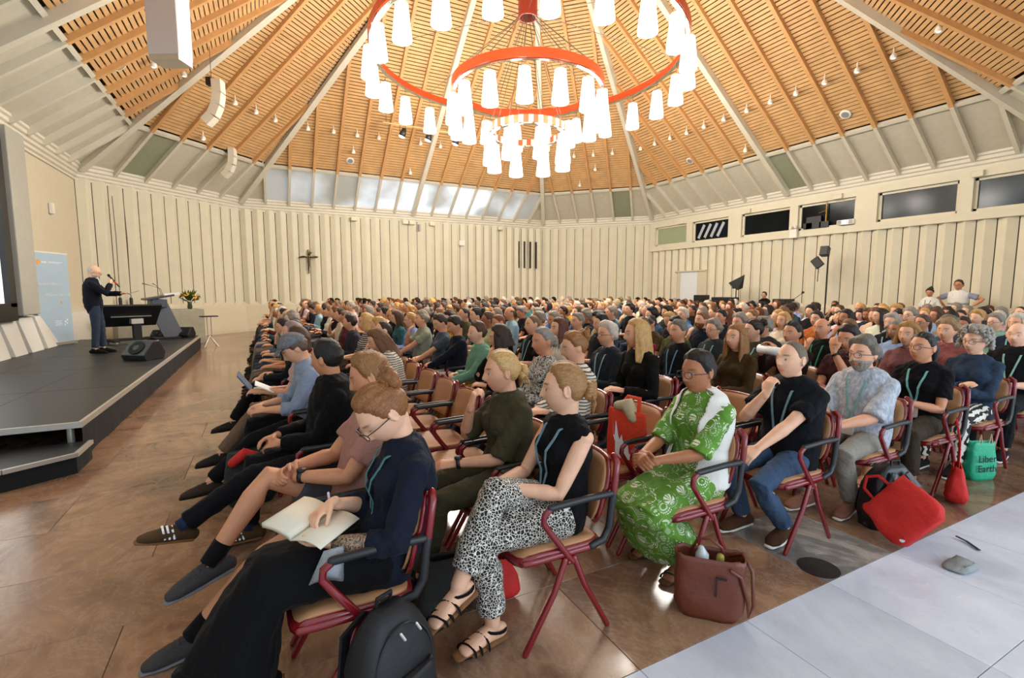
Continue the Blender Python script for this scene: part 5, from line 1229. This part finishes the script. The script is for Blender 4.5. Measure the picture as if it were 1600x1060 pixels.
for k, (y0, y1) in enumerate(((-5.2,1.0),(1.05,1.75),(1.8,2.55),(2.62,3.4),(3.5,6.6))):
    MB().add([(-10.82,y0,0),(-10.35,y0+.1,0),(-10.35,y1-.1,0),(-10.82,y1,0),(-10.82,y0,1.10),(-10.60,y0+.03,1.06),(-10.60,y1-.03,1.06),(-10.82,y1,1.10)], [(0,1,5,4),(1,2,6,5),(2,3,7,6),(4,5,6,7)]).build('plinth_block', mwb, WALL0)
bevel(MB().box((0,0,0), (.08,.14,.26)).build('wall_speaker', MAT['white'], None, loc=at(81,326,0,-10.77), label='small white box speaker high on the plain left wall', cat='speaker'), .01)

# ---------------------------------------------------------------- things on the walls
cr = empty('crucifix', (-4.47, 10.62, 2.80), label='small dark bronze crucifix on the ribbed back wall', cat='crucifix'); mb_ = M('dark_bronze','4a3a1c',.5,metal=.5,var=.2)
MB().box((0,0,0), (.05,.05,.98)).build('upright', mb_, cr); MB().tube([(-.36,0,.16),(-.15,0,.19),(0,0,.18),(.16,0,.17),(.36,0,.20)], .024, 8).build('crossbar', mb_, cr)
MB().tube([(0,-.05,.22),(0,-.06,.02),(.01,-.06,-.16),(0,-.05,-.34)], [.03,.045,.035,.018], 8).tube([(0,-.05,.16),(-.16,-.05,.22),(-.30,-.04,.20)], .014, 6).tube([(0,-.05,.16),(.16,-.05,.22),(.30,-.04,.22)], .014, 6).ell((.03,-.06,.30), (.045,.05,.055)).build('figure', mb_, cr, True)
MB().add([(.04,-.04,.24),(.16,-.06,.40),(.10,-.02,.38),(.06,-.04,.50),(.0,-.04,.26)], [(0,1,2,3,4)]).build('ray_ornament', mb_, cr)
q = at(722,380,1,A_+.05); bevel(MB().box((0,0,0), (.26,.10,.24)).build('wall_box', MAT['white'], None, loc=(q.x,A_+.08,q.z), label='small square white box on the back wall', cat='fixture'), .01)
q = at(655,356,1,A_+.05); MB().box((0,0,0), (.07,.12,.30)).build('wall_bracket', MAT['grey'], None, loc=(q.x,A_+.08,q.z), label='little grey vertical device under the back cornice', cat='fixture')
q = at(1240,360,0,X4-.28); e_ = empty('emergency_light', (X4-.27,q.y,q.z), label='white twin-head emergency lamp between the studio windows', cat='lamp'); bevel(MB().box((0,0,-.12), (.10,.26,.30)).build('body', MAT['white'], e_), .01)
for y in (-.08,.08): MB().ell((-.03,y,.10), (.07,.06,.06)).build('lamp_head', MAT['white'], e_, True)
for k, px in enumerate((188,205)):
    # two hanging cable ends in front of the corner wall
    d = ray(px, 470); p, s, n_, L, ap = wall_frame(1); t = (( -(p.dot(n_))*-1) if False else ((p+n_*.05-CAMO).dot(n_)))/d.dot(n_); q = CAMO+d*t
    h = empty('hanging_cable', (q.x,q.y,q.z-.1), label='black cable end hanging down the corner wall, %s of two' % ('left' if k == 0 else 'right'), cat='cable', group='cable ends on the corner wall')
    MB().tube([(0,0,.2),(.02,.0,2.0),(0,0,4.5-q.z)], .010, 6).build('cord', MAT['cable'], h); MB().tube([(0,0,-.08),(0,0,.16)], .045, 8).build('plug', MAT['black'], h)

# ---------------------------------------------------------------- under the roof: bell lights, discs, hung speakers, spots
def roof_z(x, y): return ZA-DZ*max(abs(x)/A_, abs(y)/A_, (abs(x)+abs(y))/math.sqrt(2)/12.304)
def roof_hit(px, py):
    d = ray(px, py).normalized(); t = 2.0
    while t < 40:
        p = CAMO+d*t
        if p.z > roof_z(p.x, p.y): return p
        t += .02
bell = MB().lathe([(.02,.30),(.02,.12),(.05,.10),(.085,.02),(.09,-.06),(.075,-.06),(.03,.04)], n=18, cap=False).mesh('bell_shade', MAT['white'], True); bulb = MB().ell((0,0,-.03), (.055,.055,.035)).mesh('bulb', MAT['bell'], True)
bl = [(239,87),(280,82),(287,103),(367,149),(400,164),(430,177),(317,205),(481,191),(521,196),(558,202),(592,206),(657,215),(688,220),(552,228),(641,262),(897,236),(927,234),(957,231),(930,257),(906,282),(1001,224),(1023,216),(1047,207),(1073,198),(1100,188),(1131,176),(1167,162),(1204,148),(1244,134),(1289,116),(1340,97),(1397,74),(1468,30),(1165,225)]
NUM = ['first','second','third','fourth','fifth','sixth','seventh','eighth','ninth','tenth','eleventh','twelfth','thirteenth','fourteenth','fifteenth','sixteenth','seventeenth','eighteenth','nineteenth','twentieth','twenty-first','twenty-second','twenty-third','twenty-fourth','twenty-fifth','twenty-sixth','twenty-seventh','twenty-eighth','twenty-ninth','thirtieth','thirty-first','thirty-second','thirty-third','thirty-fourth']
for k, (px, py) in enumerate(sorted(bl)):
    p = roof_hit(px, py)
    if not p: continue
    o = empty('ceiling_light', (p.x,p.y,p.z-.22), label='small white bell light under the wood ceiling, %s counting from the left' % NUM[k], cat='ceiling light', group='bell lights under the wood ceiling'); link('bell_shade', bell, o); link('bulb', bulb, o); o.scale = (.78,)*3
for k, (px, py, w) in enumerate(((184,101,'above the stage corner'),(547,250,'above the crucifix'),(1079,250,'near the right back corner'),(1322,177,'above the studio windows'))):
    p = roof_hit(px, py); nn = Vector((roof_z(p.x+.01,p.y)-p.z, roof_z(p.x,p.y+.01)-p.z, -.01)).normalized(); nn = -nn if nn.z > 0 else nn
    g = Vector((-(roof_z(p.x+.01,p.y)-roof_z(p.x-.01,p.y))/.02, -(roof_z(p.x,p.y+.01)-roof_z(p.x,p.y-.01))/.02, 1)).normalized()
    o = empty('ceiling_speaker', p-g*.03, label='round white ceiling speaker disc '+w, cat='speaker'); o.rotation_euler = (-g).to_track_quat('Z','Y').to_euler()
    MB().lathe([(.15,0),(.15,.03),(.13,.04)], n=24).build('rim', MAT['white'], o, True); MB().lathe([(.10,.04),(.10,.043)], n=20).build('grille', MAT['grey'], o)
def hang(o, x, y, z): MB().tube([(0,0,z-o.location.z),(0,0,roof_z(x,y)-o.location.z)], .008, 6).build('hanging_cable', MAT['cable'], o)
q = at(263,30,1,-1.0); s1 = empty('hanging_speaker', (q.x,q.y,q.z), -.5, label='big pale grey box speaker hanging at the top left', cat='speaker'); bevel(MB().box((0,0,0), (.52,.36,1.25)).build('cabinet', M('pale_speaker','c9c8cc',.5,var=0), s1), .015); MB().box((0,0,-.66), (.50,.34,.10)).build('base_plate', MAT['alu'], s1); hang(s1, q.x, q.y, q.z+.6)
for (px, py, Y, sc, lab) in ((332,158,4.0,1.0,'curved beige line-array speaker hanging under the ceiling, the nearer'),(357,253,8.0,.85,'curved beige line-array speaker hanging low before the corner, the farther')):
    q = at(px, py, 1, Y); o = empty('line_array', q, -.4, label=lab, cat='speaker'); m = MB(); P_ = [(.16,0,.52),(.17,0,.2),(.12,0,-.1),(.0,0,-.36),(-.20,0,-.55)]
    o.scale = (sc,)*3
    for a, b in zip(P_[:-1], P_[1:]): bevel(MB().bar(a, b, .26, .24, (1,0,0)).build('cabinet', MAT['cornice'], o), .01)
    MB().box((-.05,0,.48), (.12,.14,.2)).build('bracket', MAT['black'], o); hang(o, q.x, q.y, q.z+.5)
bar = empty('spot_bar', (-.7,6.0,7.32), label='thin bar of three stage spotlights under the ceiling', cat='spotlight bar'); MB().tube([(-1.6,0,0),(1.7,0,0)], .02, 8).build('bar', MAT['wood'], bar)
for x in (-1.5,1.6): MB().tube([(x,0,0),(x,0,roof_z(-.7+x,6)-7.32)], .008, 6).build('stay_cable', MAT['cable'], bar)
for x in (-.93,.0,1.03):
    R_ = Matrix.Rotation(.55,3,'X') @ Matrix.Rotation(.35,3,'Y'); d = R_ @ Vector((0,-.35,-1)).normalized(); c = Vector((x,0,-.28))
    sl = MB().tube([c-d*.18, c-d*.05, c+d*.10], [.07,.10,.125], 16, cap='flat').build('spotlight', MAT['black'], bar, True); MB().tube([(x-.10,0,-.25),(x-.10,0,-.03),(x+.10,0,-.03),(x+.10,0,-.25)], .012, 6).build('yoke', MAT['black'], sl); MB().ell(c+d*.10, (.11,.11,.04), d.to_track_quat('Z','Y').to_matrix()).build('lens', emit('spot_lens', (.85,.93,1), 12) if x == -.93 else bpy.data.materials['spot_lens'], sl, True)

# ---------------------------------------------------------------- staff and gear along the right wall
make_person(dict(stand=1, voxel=.016, skin='b', hair='short', hairc='14100e', glasses=1, top='short', topc='0b0b0d', botc='101012', wrL=(-.05,.26,1.02), wrR=(.06,.26,1.02), scale=.92), (9.7,.05,0), FACE, 'man in black polo standing behind the audience by the right wall')
v1, fv1 = make_person(dict(stand=1, female=1, voxel=.014, skin='c', hair='updo', hseed=2, hairc='1a1411', top='short', topc='dcdad2', botc='5a5f60', hrot=(10,18,0), lanyard='7a4a3a', scale=.99), (9.7,-4.78,0), FACE, 'woman with dark top bun in white vest standing by the right wall')
v2, fv2 = make_person(dict(stand=1, voxel=.014, skin='c', hair='short', hairc='4a3018', glasses=1, top='short', topc='8d95ac', botc='3c4048', wrL=(-.25,-.06,1.08), epL=(-1,-.2,-.2), wrR=(.25,-.06,1.08), epR=(1,-.2,-.2), scale=1.11, lanyard='5a6470'), (9.9,-5.30,0), FACE, 'man in white steward vest, hands on hips, by the right wall')
def vest(fig, parent, col='dedcd4', opened=False):
    P = dict(fig.P); P['loose'] = fig.P.get('loose', .014)+.012; f2 = fig; mb = MB(); g = P['loose']+.004
    f2.torso(mb, grow=g, t1=.93); mb.tube([fig.at(.86), fig.at(.93), fig.at(.985)], [(.145,.090),(.105,.082),(.082,.076)], 18, side=fig.side, cap='flat')
    for sd in (-1,1): mb.tube([fig.sh[sd].lerp(fig.at(.87),.7), fig.sh[sd].lerp(fig.at(.87),.12)], [.078,.070], 12)
    me = remesh(mb, .012, 3, .6); me.materials.append(M('white_vest', col, .7, var=.03, bscale=12, bstr=.4, bdist=.02)); o = link('vest', me, parent)
    if opened:
        import bmesh
        bm = bmesh.new(); bm.from_mesh(me); c0 = fig.at(.4); dl = [f for f in bm.faces if f.calc_center_median().y > fig.at(max(0,min(1,(f.calc_center_median().z-fig.pel.z)/.48))).y+.035 and abs(f.calc_center_median().x) < .105 or f.calc_center_median().z < fig.pel.z-.02]
        bmesh.ops.delete(bm, geom=dl, context='FACES'); bm.to_mesh(me); bm.free(); so_ = o.modifiers.new('s','SOLIDIFY'); so_.thickness = .006; return o
    st_ = MB(); pr = torso_prof(fig.P); 
    for t in (.42,):
        c = fig.at(t); rx = float(np.interp(t,[a[0] for a in pr],[a[1] for a in pr]))+g+.004; ry = float(np.interp(t,[a[0] for a in pr],[a[2] for a in pr]))+g+.004
        V = [c+fig.side*math.cos(a)*rx*1.0+Vector((0,1,0))*math.sin(a)*ry+Vector((0,0,dz)) for a in np.linspace(0,2*PI,32,endpoint=False) for dz in (-.022,.022)]
        st_.add(V, [(2*k,(2*k+2)%64,(2*k+3)%64,2*k+1) for k in range(32)])
    st_.build('reflective_band', M('reflective_grey','8d9092',.35,var=0), o)
    return o
vest(fv2, v2); vest(fv1, v1)
vest(grn[1], grn[0], opened=True)
ls = empty('light_stand', (9.75,-2.05,0), .2, label='tall black tripod stand with two flood lamps at the right wall', cat='light stand')
MB().tube([(0,0,.4),(0,0,2.75)], .022, 8).build('pole', MAT['black'], ls)
for a in (0,2.1,4.2): MB().tube([(0,0,.7),(.5*math.cos(a),.5*math.sin(a),.01)], .014, 6).build('leg', MAT['black'], ls)
bevel(MB().box((0,.10,2.85), (.22,.24,.30), Matrix.Rotation(.3,3,'Y')).build('flood_lamp', MAT['black'], ls), .02); bevel(MB().box((-.05,.28,2.50), (.10,.34,.26), Matrix.Rotation(.9,3,'X')).build('flood_lamp', MAT['black'], ls), .02); MB().tube([(0,.25,2.35),(.02,.27,1.9)], .012, 6).build('cable', MAT['black'], ls)
l2 = empty('light_stand', (9.75,1.25,0), .2, label='shorter black stand with one tilted barn-door lamp at the right wall', cat='light stand'); MB().tube([(0,0,.01),(0,0,1.75)], .02, 8).tube([(.0,-.14,.01),(0,-.10,1.7)], .014, 6).build('pole', MAT['black'], l2)
MB().add([(-.1,-.35,2.20),(-.1,.26,1.9),(.1,.26,1.78),(-.1,-.10,1.62),(.1,-.2,1.7)], [(0,1,3),(1,2,3),(0,3,4),(0,4,2,1)]).box((0,.0,1.78), (.16,.24,.2)).build('barn_door_lamp', MAT['black'], l2)
ms = empty('microphone_stand', (9.4,-1.05,0), 0, label='black boom microphone stand behind the audience', cat='microphone stand'); MB().tube([(0,0,.01),(0,0,1.05)], .012, 6).tube([(0,.35,.92),(0,-.45,1.52)], .010, 6).build('boom', MAT['black'], ms); MB().ell((0,-.48,1.55), (.03,.05,.04)).build('microphone', MAT['black'], ms, True)
for k, (y, z, w, h) in enumerate(((1.85,1.15,.9,.5),(-.55,1.12,.5,.5),(3.0,1.2,.4,.55))):
    o = empty('equipment_case', (9.9,y,0), 0, label=('wide black case','square black case','upright black case')[k]+' of the sound desk behind the audience', cat='equipment case'); bevel(MB().box((0,0,z-.1), (.5,w,h+.1)).build('case', MAT['black'], o), .02); MB().box((0,0,.48), (.45,w*.9,.95)).build('table_skirt', MAT['matte_black'], o)

# ---------------------------------------------------------------- bags and small belongings
def softbag(w, d, h, top=(.9,.35), bulge=.06, wr=.012, seed=0, n=36, m=14, open_=True, lean=(0,0)):
    V = []; F = []
    for layer in ((0,1) if open_ else (0,)):
        for i in range(m):
            t = i/(m-1); kx = 1+(top[0]-1)*t**1.5; ky = 1+(top[1]-1)*t**1.3; b = 1+bulge*math.sin(PI*min(1,t*1.3)); e = .0 if layer == 0 else .006
            base = .82+.18*min(1, t*6)
            for k in range(n):
                a = 2*PI*k/n; ca, sa = math.cos(a), math.sin(a); px = math.copysign(abs(ca)**.5, ca)*(w/2*kx*b*base-e); py = math.copysign(abs(sa)**.5, sa)*(d/2*ky*b*base-e)
                q = Vector((px+lean[0]*t, py+lean[1]*t, t*h+(.010 if layer else 0)*(1-t))); nz = mn.noise(Vector((px*9,py*9,t*h*7+seed*3)))+.6*mn.noise(Vector((px*22,py*22,t*h*15+seed)))
                q += Vector((ca,sa,0))*nz*wr; q.z += .02*mn.noise(Vector((ca*2,sa*2,seed)))*t; V.append(q)
    N1 = n*m
    for i in range(m-1):
        for k in range(n):
            a, b = i*n+k, i*n+(k+1)%n; F.append((a,b,b+n,a+n))
            if open_: F.append((N1+a+n,N1+b+n,N1+b,N1+a))
    F.append(tuple(range(n-1,-1,-1)))
    if open_:
        F.append(tuple(N1+k for k in range(n))); F += [((m-1)*n+k,(m-1)*n+(k+1)%n,N1+(m-1)*n+(k+1)%n,N1+(m-1)*n+k) for k in range(n)]
    else: F.append(tuple((m-1)*n+k for k in range(n)))
    return MB().add(V, F)
def cloth_m(name, c, rough=.75): return M(name, c, rough, var=.05, bscale=14, bstr=.5, bdist=.02)
m_red = cloth_m('red_tote_cloth', 'c4201a'); m_orange = cloth_m('orange_red_tote_cloth', 'cf3a1a'); m_leather = M('brown_leather','6b3423',.42,var=.12,bscale=30,bstr=.25,bdist=.01); m_bag = M('black_nylon','101114',.6,var=.15,bscale=25,bstr=.3,bdist=.01); m_leath2 = M('black_leather','14161a',.28,var=.1,bscale=30,bstr=.2,bdist=.01)
b1 = empty('leather_tote', (-4.30,-9.66,0), -.78, label='brown leather tote bag with long handles on the floor behind green dress', cat='bag'); b1.scale = (.9,)*3
softbag(.35,.18,.35,(1.05,.8),.04,.008,1).build('body', m_leather, b1, True)
MB().tube([(.10,.075,.31),(.17,.03,.36),(.21,-.04,.30),(.22,-.06,.12),(.20,-.05,.05),(.19,-.07,.14),(.15,-.08,.28),(.10,-.085,.31)], (.010), 8).build('handle', m_leather, b1, True)
MB().tube([(-.10,.075,.30),(-.06,.05,.40),(.0,.03,.42),(.06,.02,.38),(.08,.06,.31)], .009, 8).build('handle', m_leather, b1, True)
MB().box((.03,-.092,.21), (.007,.006,.11)).box((.055,-.093,.26), (.05,.005,.010)).build('zip', MAT['black'], b1)
MB().tube([(-.04,.0,.10),(-.04,.0,.34),(-.045,.0,.37)], [.035,.036,.018], 12).build('clear_bottle', M('clear_plastic','b9c2c4',.1,var=0), b1, True); MB().tube([(.05,.0,.10),(.055,.01,.33)], [.02,.022], 8).build('yellow_flask', M('dull_yellow','9a8a3a',.4,var=0), b1, True)
def backpack(loc, rz, label, mat, s=1, tilt=(0,0)):
    o = empty('backpack', loc, rz, label=label, cat='bag'); o.scale = (s,)*3; o.rotation_euler = (tilt[0], tilt[1], rz)
    m = MB(); V = []; n, r = 28, 15
    for i in range(r):
        t = i/(r-1); z = .50*t; kx = (1-max(0,(t-.55)/.45)**2.4*.62)*(.86+.14*min(1,t*5)); ky = (1-max(0,(t-.5)/.5)**2*.70)*(.9+.1*min(1,t*5))
        for k in range(n):
            a = 2*PI*k/n; ca, sa = math.cos(a), math.sin(a); V.append((math.copysign(abs(ca)**.6,ca)*.16*kx+.006*mn.noise(Vector((ca*4,sa*4,z*12))), math.copysign(abs(sa)**.6,sa)*.105*ky+.02*t, z))
    F = [(i*n+k,i*n+(k+1)%n,(i+1)*n+(k+1)%n,(i+1)*n+k) for i in range(r-1) for k in range(n)]+[tuple(range(n-1,-1,-1)), tuple((r-1)*n+k for k in range(n))]
    m.add(V, F).build('body', mat, o, True)
    softbag(.23,.08,.26,(.85,.5),.05,.004,3,open_=False).build('front_pocket', mat, o, True, loc=(0,-.10,.04))
    MB().tube([(.125*math.cos(a),-.072+.02*math.sin(a)*1,.30+.155*math.sin(a)) for a in np.linspace(-.1,PI+.1,18)], .004, 6).build('zip', MAT['black'], o)
    for x in (-.03,.04): MB().tube([(x,-.085,.455),(x+.012,-.092,.43)], .005, 6).build('zip_pull', MAT['alu'], o)
    MB().tube([(-.03,.05,.48),(-.03,.04,.53),(.03,.04,.53),(.03,.05,.48)], .008, 6).build('top_handle', mat, o)
    for x in (-.09,.09): MB().tube([(x*.5,.10,.46),(x,.15,.38),(x*1.1,.16,.22),(x*1.3,.11,.06)], [(.025,.008)]*4, 8, side=(1,0,0)).build('shoulder_strap', mat, o)
    return o
q = at(612,962,2,.47); bk1 = backpack((q.x,q.y,0), .45, 'black backpack with curved zip behind the writing woman', m_bag, 1.0)
m_lg = M('logo_grey','3a434b',.5,var=0)
for k, chh in enumerate('OSPREY'):
    a = math.radians(150-24*k); text(chh, .020, (.035+.036*math.cos(a), -.152, .190+.036*math.sin(a)), (PI/2, -(a-PI/2)*1.0, 0), m_lg, bk1, 'lettering', align='CENTER')
MB().add([(-.0,-.153,.165),(.03,-.153,.16),(.065,-.153,.195),(.05,-.153,.16),(.045,-.153,.14),(.035,-.153,.148)], [(0,1,2,3,4,5)]).build('bird_emblem', m_lg, bk1)
bk2 = backpack((-2.48,-9.56,0), 2.75, 'black leather backpack beneath the red tote by the checked shirt', m_leath2, .95, (-.12,.05))
t1 = empty('tote_bag', (-2.58,-9.86,.03), -.35, label='big red tote bag slumped against the black leather backpack', cat='bag'); t1.rotation_euler = (-.55,-.95,-1.15); t1.location = (-2.72,-9.90,.15); t1.scale = (.78,)*3
softbag(.44,.13,.40,(1.0,.3),.10,.016,5).build('body', m_red, t1, True); MB().tube([(-.10,0,.39),(-.09,-.01,.50),(.0,-.02,.55),(.07,-.01,.50),(.08,0,.39)], [(.014,.004)]*5, 8).build('handle', m_red, t1, True)
MB().lathe([(.02,0),(.02,.002)], n=12).build('round_badge', m_wt, t1, loc=(-.14,-.062,.03), rot=(PI/2,0,0))
softbag(.20,.12,.035,(.8,.8),.1,.012,8,m=5,open_=False).build('folded_cloth', cloth_m('grey_cloth','8f9493'), None, True, loc=(-2.66,-10.06,.0), label='crumpled grey cloth under the edge of the red tote', cat='cloth')
MB().tube([at(1494,838,2,.02), at(1510,846,2,.012), at(1530,860,2,.008)], [(.012,.003)]*3, 6).build('strap', m_bag, None, label='loose black strap lying on the white marble', cat='strap')
t2 = empty('tote_bag', (-1.55,-9.62,.02), .4, label='red tote bag hanging by long handles beside the dark-haired woman', cat='bag')
softbag(.24,.13,.27,(.85,.35),.18,.014,7).build('body', m_red, t2, True); MB().tube([(-.07,0,.26),(-.03,.0,.45),(.02,.03,.62),(.04,.03,.62),(.05,0,.42),(.07,0,.26)], [(.022,.005)]*6, 8).build('handle', m_red, t2, True)
gb = empty('paper_bag', (-.80,-9.50,0), .15, label='bright green printed bag under the chair of the curly-haired woman', cat='bag'); gb.rotation_euler = (0,0,PI+.55) ; gb.rotation_euler = (0,0,-.35)
softbag(.26,.12,.33,(.82,.55),.02,.004,9).build('body', cloth_m('green_bag_paper','1fa57a',.5), gb, True)
text('Liber', .085, (-.10,-.068,.17), (PI/2-.06,0,0), MAT['matte_black'], gb); text('Earth', .085, (-.10,-.070,.085), (PI/2-.04,0,0), MAT['matte_black'], gb)
for x in (-.05,.05): MB().tube([(x-.02,-.03,.31),(x,-.03,.40),(x+.02,-.03,.31)], .005, 6).build('handle', cloth_m('pale_handle','c9b79a') if x < 0 else bpy.data.materials['pale_handle'], gb)
softbag(.30,.16,.28,(.9,.5),.05,.010,11).build('shopping_bag', cloth_m('olive_black','23241f'), None, True, loc=(-5.46,-9.02,0), label='dark olive bag on the floor under the leopard trousers', cat='bag')
softbag(.14,.12,.20,(.7,.4),.2,.02,13).build('cloth_bag', m_red, None, True, loc=(-5.16,-9.06,.01), label='crumpled red cloth bag under the chair of the leopard trousers', cat='bag')
# tote hung over the empty chair back
hg = empty('tote_bag', (-3.96,-8.86,.46), PI/2, label='orange-red tote with a white two-spired emblem hung on empty chair', cat='bag')
hg.location = (XR[2]+.04,-8.78,.44); hg.rotation_euler = (0,0,PI/2+.25)
softbag(.30,.07,.38,(.95,.4),.05,.010,15).build('body', m_orange, hg, True); MB().tube([(-.09,0,.37),(-.06,-.05,.46),(.04,-.06,.46),(.08,0,.37)], [(.016,.004)]*4, 8).build('handle', m_orange, hg, True)
em = [(-.085,.26),(-.075,.14),(-.06,.10),(-.06,.03),(-.02,.0),(.05,.0),(.09,.03),(.05,.045),(.04,.10),(.0,.12),(-.01,.16),(-.025,.12),(-.035,.14),(-.058,.25),(-.065,.14),(-.075,.15)]
for sy in (-1,1): MB().add([(x*sy*-1, sy*.047, z+.06) for x, z in em]+[(x*sy*-1, sy*.044, z+.06) for x, z in em], [tuple(range(16)), tuple(range(31,15,-1))]).build('emblem', m_wt, hg)
MB().tube([(-.05,0,.34),(0,.0,.42),(.08,.0,.40)], [.04,.05,.03], 10).build('beige_cloth', cloth_m('beige_cloth','b3a583'), hg, True)
# dark bag with red and teal cloth, front row
q = at(388,705,2,.40); dbg = empty('rucksack', (q.x,q.y,0), .2, label='dark green rucksack with red scarf and teal lanyard, front row floor', cat='bag')
softbag(.34,.22,.40,(.8,.5),.06,.014,17,open_=False).build('body', cloth_m('dark_green_nylon','10201c'), dbg, True); MB().tube([(-.12,-.09,.36),(-.04,-.10,.42),(.05,-.10,.38),(.03,-.13,.27),(.05,-.13,.18)], [.035,.04,.035,.03,.015], 8).build('red_scarf', m_red, dbg, True); MB().tube([(.08,-.10,.42),(.12,-.12,.30),(.14,-.12,.22)], [(.018,.004)]*3, 8).build('teal_lanyard', cloth_m('teal_cloth','4f7f82'), dbg, True)
# notebook, pen, cloth of the writing woman
nb = empty('notebook', at(487,815,1,-9.27)+Vector((0,0,-.02)), math.radians(40), label='open cream notebook on the lap of the woman with top bun', cat='notebook'); nb.rotation_euler = (.12,-.10,math.radians(40))
def page(sd, th, lift):
    V = []; nx, ny = 8, 2
    for l in (0,1):
        for j in range(ny):
            for i in range(nx):
                u = i/(nx-1); V.append((( -.105+.21*j), sd*u*.145, (th*(1-l))*(1-.2*u)+.016*math.sin(u*PI*.8)*lift+l*0-.0))
    F = []; N2 = nx*ny
    for i in range(nx-1): F += [(i,i+1,nx+i+1,nx+i),(N2+nx+i,N2+nx+i+1,N2+i+1,N2+i),(i,N2+i,N2+i+1,i+1),(nx+i+1,N2+nx+i+1,N2+nx+i,nx+i)]
    F += [(0,nx,N2+nx,N2),(nx-1,N2+nx-1,N2+2*nx-1,2*nx-1)]
    return MB().add(V, F)
m_pg = M('cream_paper','e2d9c4',.7,var=.03); page(1,.026,1).build('page_block', m_pg, nb, True); page(-1,.006,1.6).build('page_block', m_pg, nb, True); MB().box((.100,.13,.016), (.012,.02,.008)).build('bookmark', M('yellow_tab','d9b21c',.5,var=0), nb)
MB().tube([at(519,812,1,-9.22), at(513,771,1,-9.22)], [.003,.0055], 8).build('pen', M('pale_pen','c9b4c0',.3,var=0), None, True, label='pale pen upright in the writing hand above the notebook', cat='pen')
q = at(516,888,1,-9.46); MB().add([q+Vector((.05,0,.075)), q+Vector((-.02,.0,.07)), q+Vector((-.075,0,-.045)), q+Vector((-.02,.01,-.06)), q+Vector((.045,0,-.065)), q+Vector((.0,-.02,.0)), q+Vector((0,.012,0))], [(0,1,5),(1,2,5),(2,3,5),(3,4,5),(4,0,5),(1,0,6),(2,1,6),(3,2,6),(4,3,6),(0,4,6)]).build('napkin', cloth_m('pale_grey_cloth','9ea3a6'), None, True, label='pale grey cloth hanging below the left hand of writing woman', cat='cloth')
# laptop and papers in the front row
lp = empty('laptop', (XR[0]-.30,-5.9,.63), FACE, label='open laptop on a lap in the front row', cat='laptop'); MB().box((0,0,0), (.30,.20,.015)).build('keyboard_base', MAT['alu'], lp); MB().box((0,.17,.10), (.30,.012,.20), Matrix.Rotation(-.6,3,'X')).build('lid', M('laptop_lid','5d6f8a',.4,metal=.4,var=0), lp)
tb_ = MB().box((0,0,0), (.24,.17,.008), Matrix.Rotation(.5,3,'X')).build('tablet', m_wt, None, loc=(XR[0]-.30,-6.33,.74), label='white tablet held by the front-row woman in pale pink', cat='tablet'); tb_.rotation_euler = (0,0,FACE)
q = Vector((XR[5]-.27,-8.11,1.0)); MB().tube([q+Vector((0,-.20,0)), q+Vector((0,.12,.02))], .045, 14, cap='flat').build('paper_roll', m_wt, None, True, loc=(0,0,0), label='white rolled paper held up by the woman with black bun', cat='paper roll')

# tattoo sleeve on the writing woman's near forearm
e_, w_ = fb.el[-1], fb.wr[-1]; mtt = pattern('tattoo_ink', lambda t: t.l(t.ramp(t.noise(34, 4, .6, t.coord('Object'), 2.5), [(.40, srgb('2b2f2e')),(.47, srgb('6a5a44')),(.53, srgb('c09a7c')),(.60, srgb('34403c'))]), t.b.inputs['Base Color']), .55)
MB().tube([w_.lerp(e_,.06), w_.lerp(e_,.3), w_.lerp(e_,.55)], [(.0275,.0275),(.034,.034),(.0395,.0395)], 18, cap='flat').build('tattooed_forearm', mtt, bun, True, label='forearm with dark floral tattoo')

for q in range(3):      # pale stripes on the stretched-out suede shoe
    for sh in [c for c in suit.children if c.name.startswith('shoe')]: MB().tube([(.046,.03+.022*q,-.055),(.034,.045+.022*q,-.012),(.0,.05+.022*q,.004),(-.034,.045+.022*q,-.012),(-.046,.03+.022*q,-.055)], [(.003,.006)]*5, 6).build('stripe', m_wt, sh)
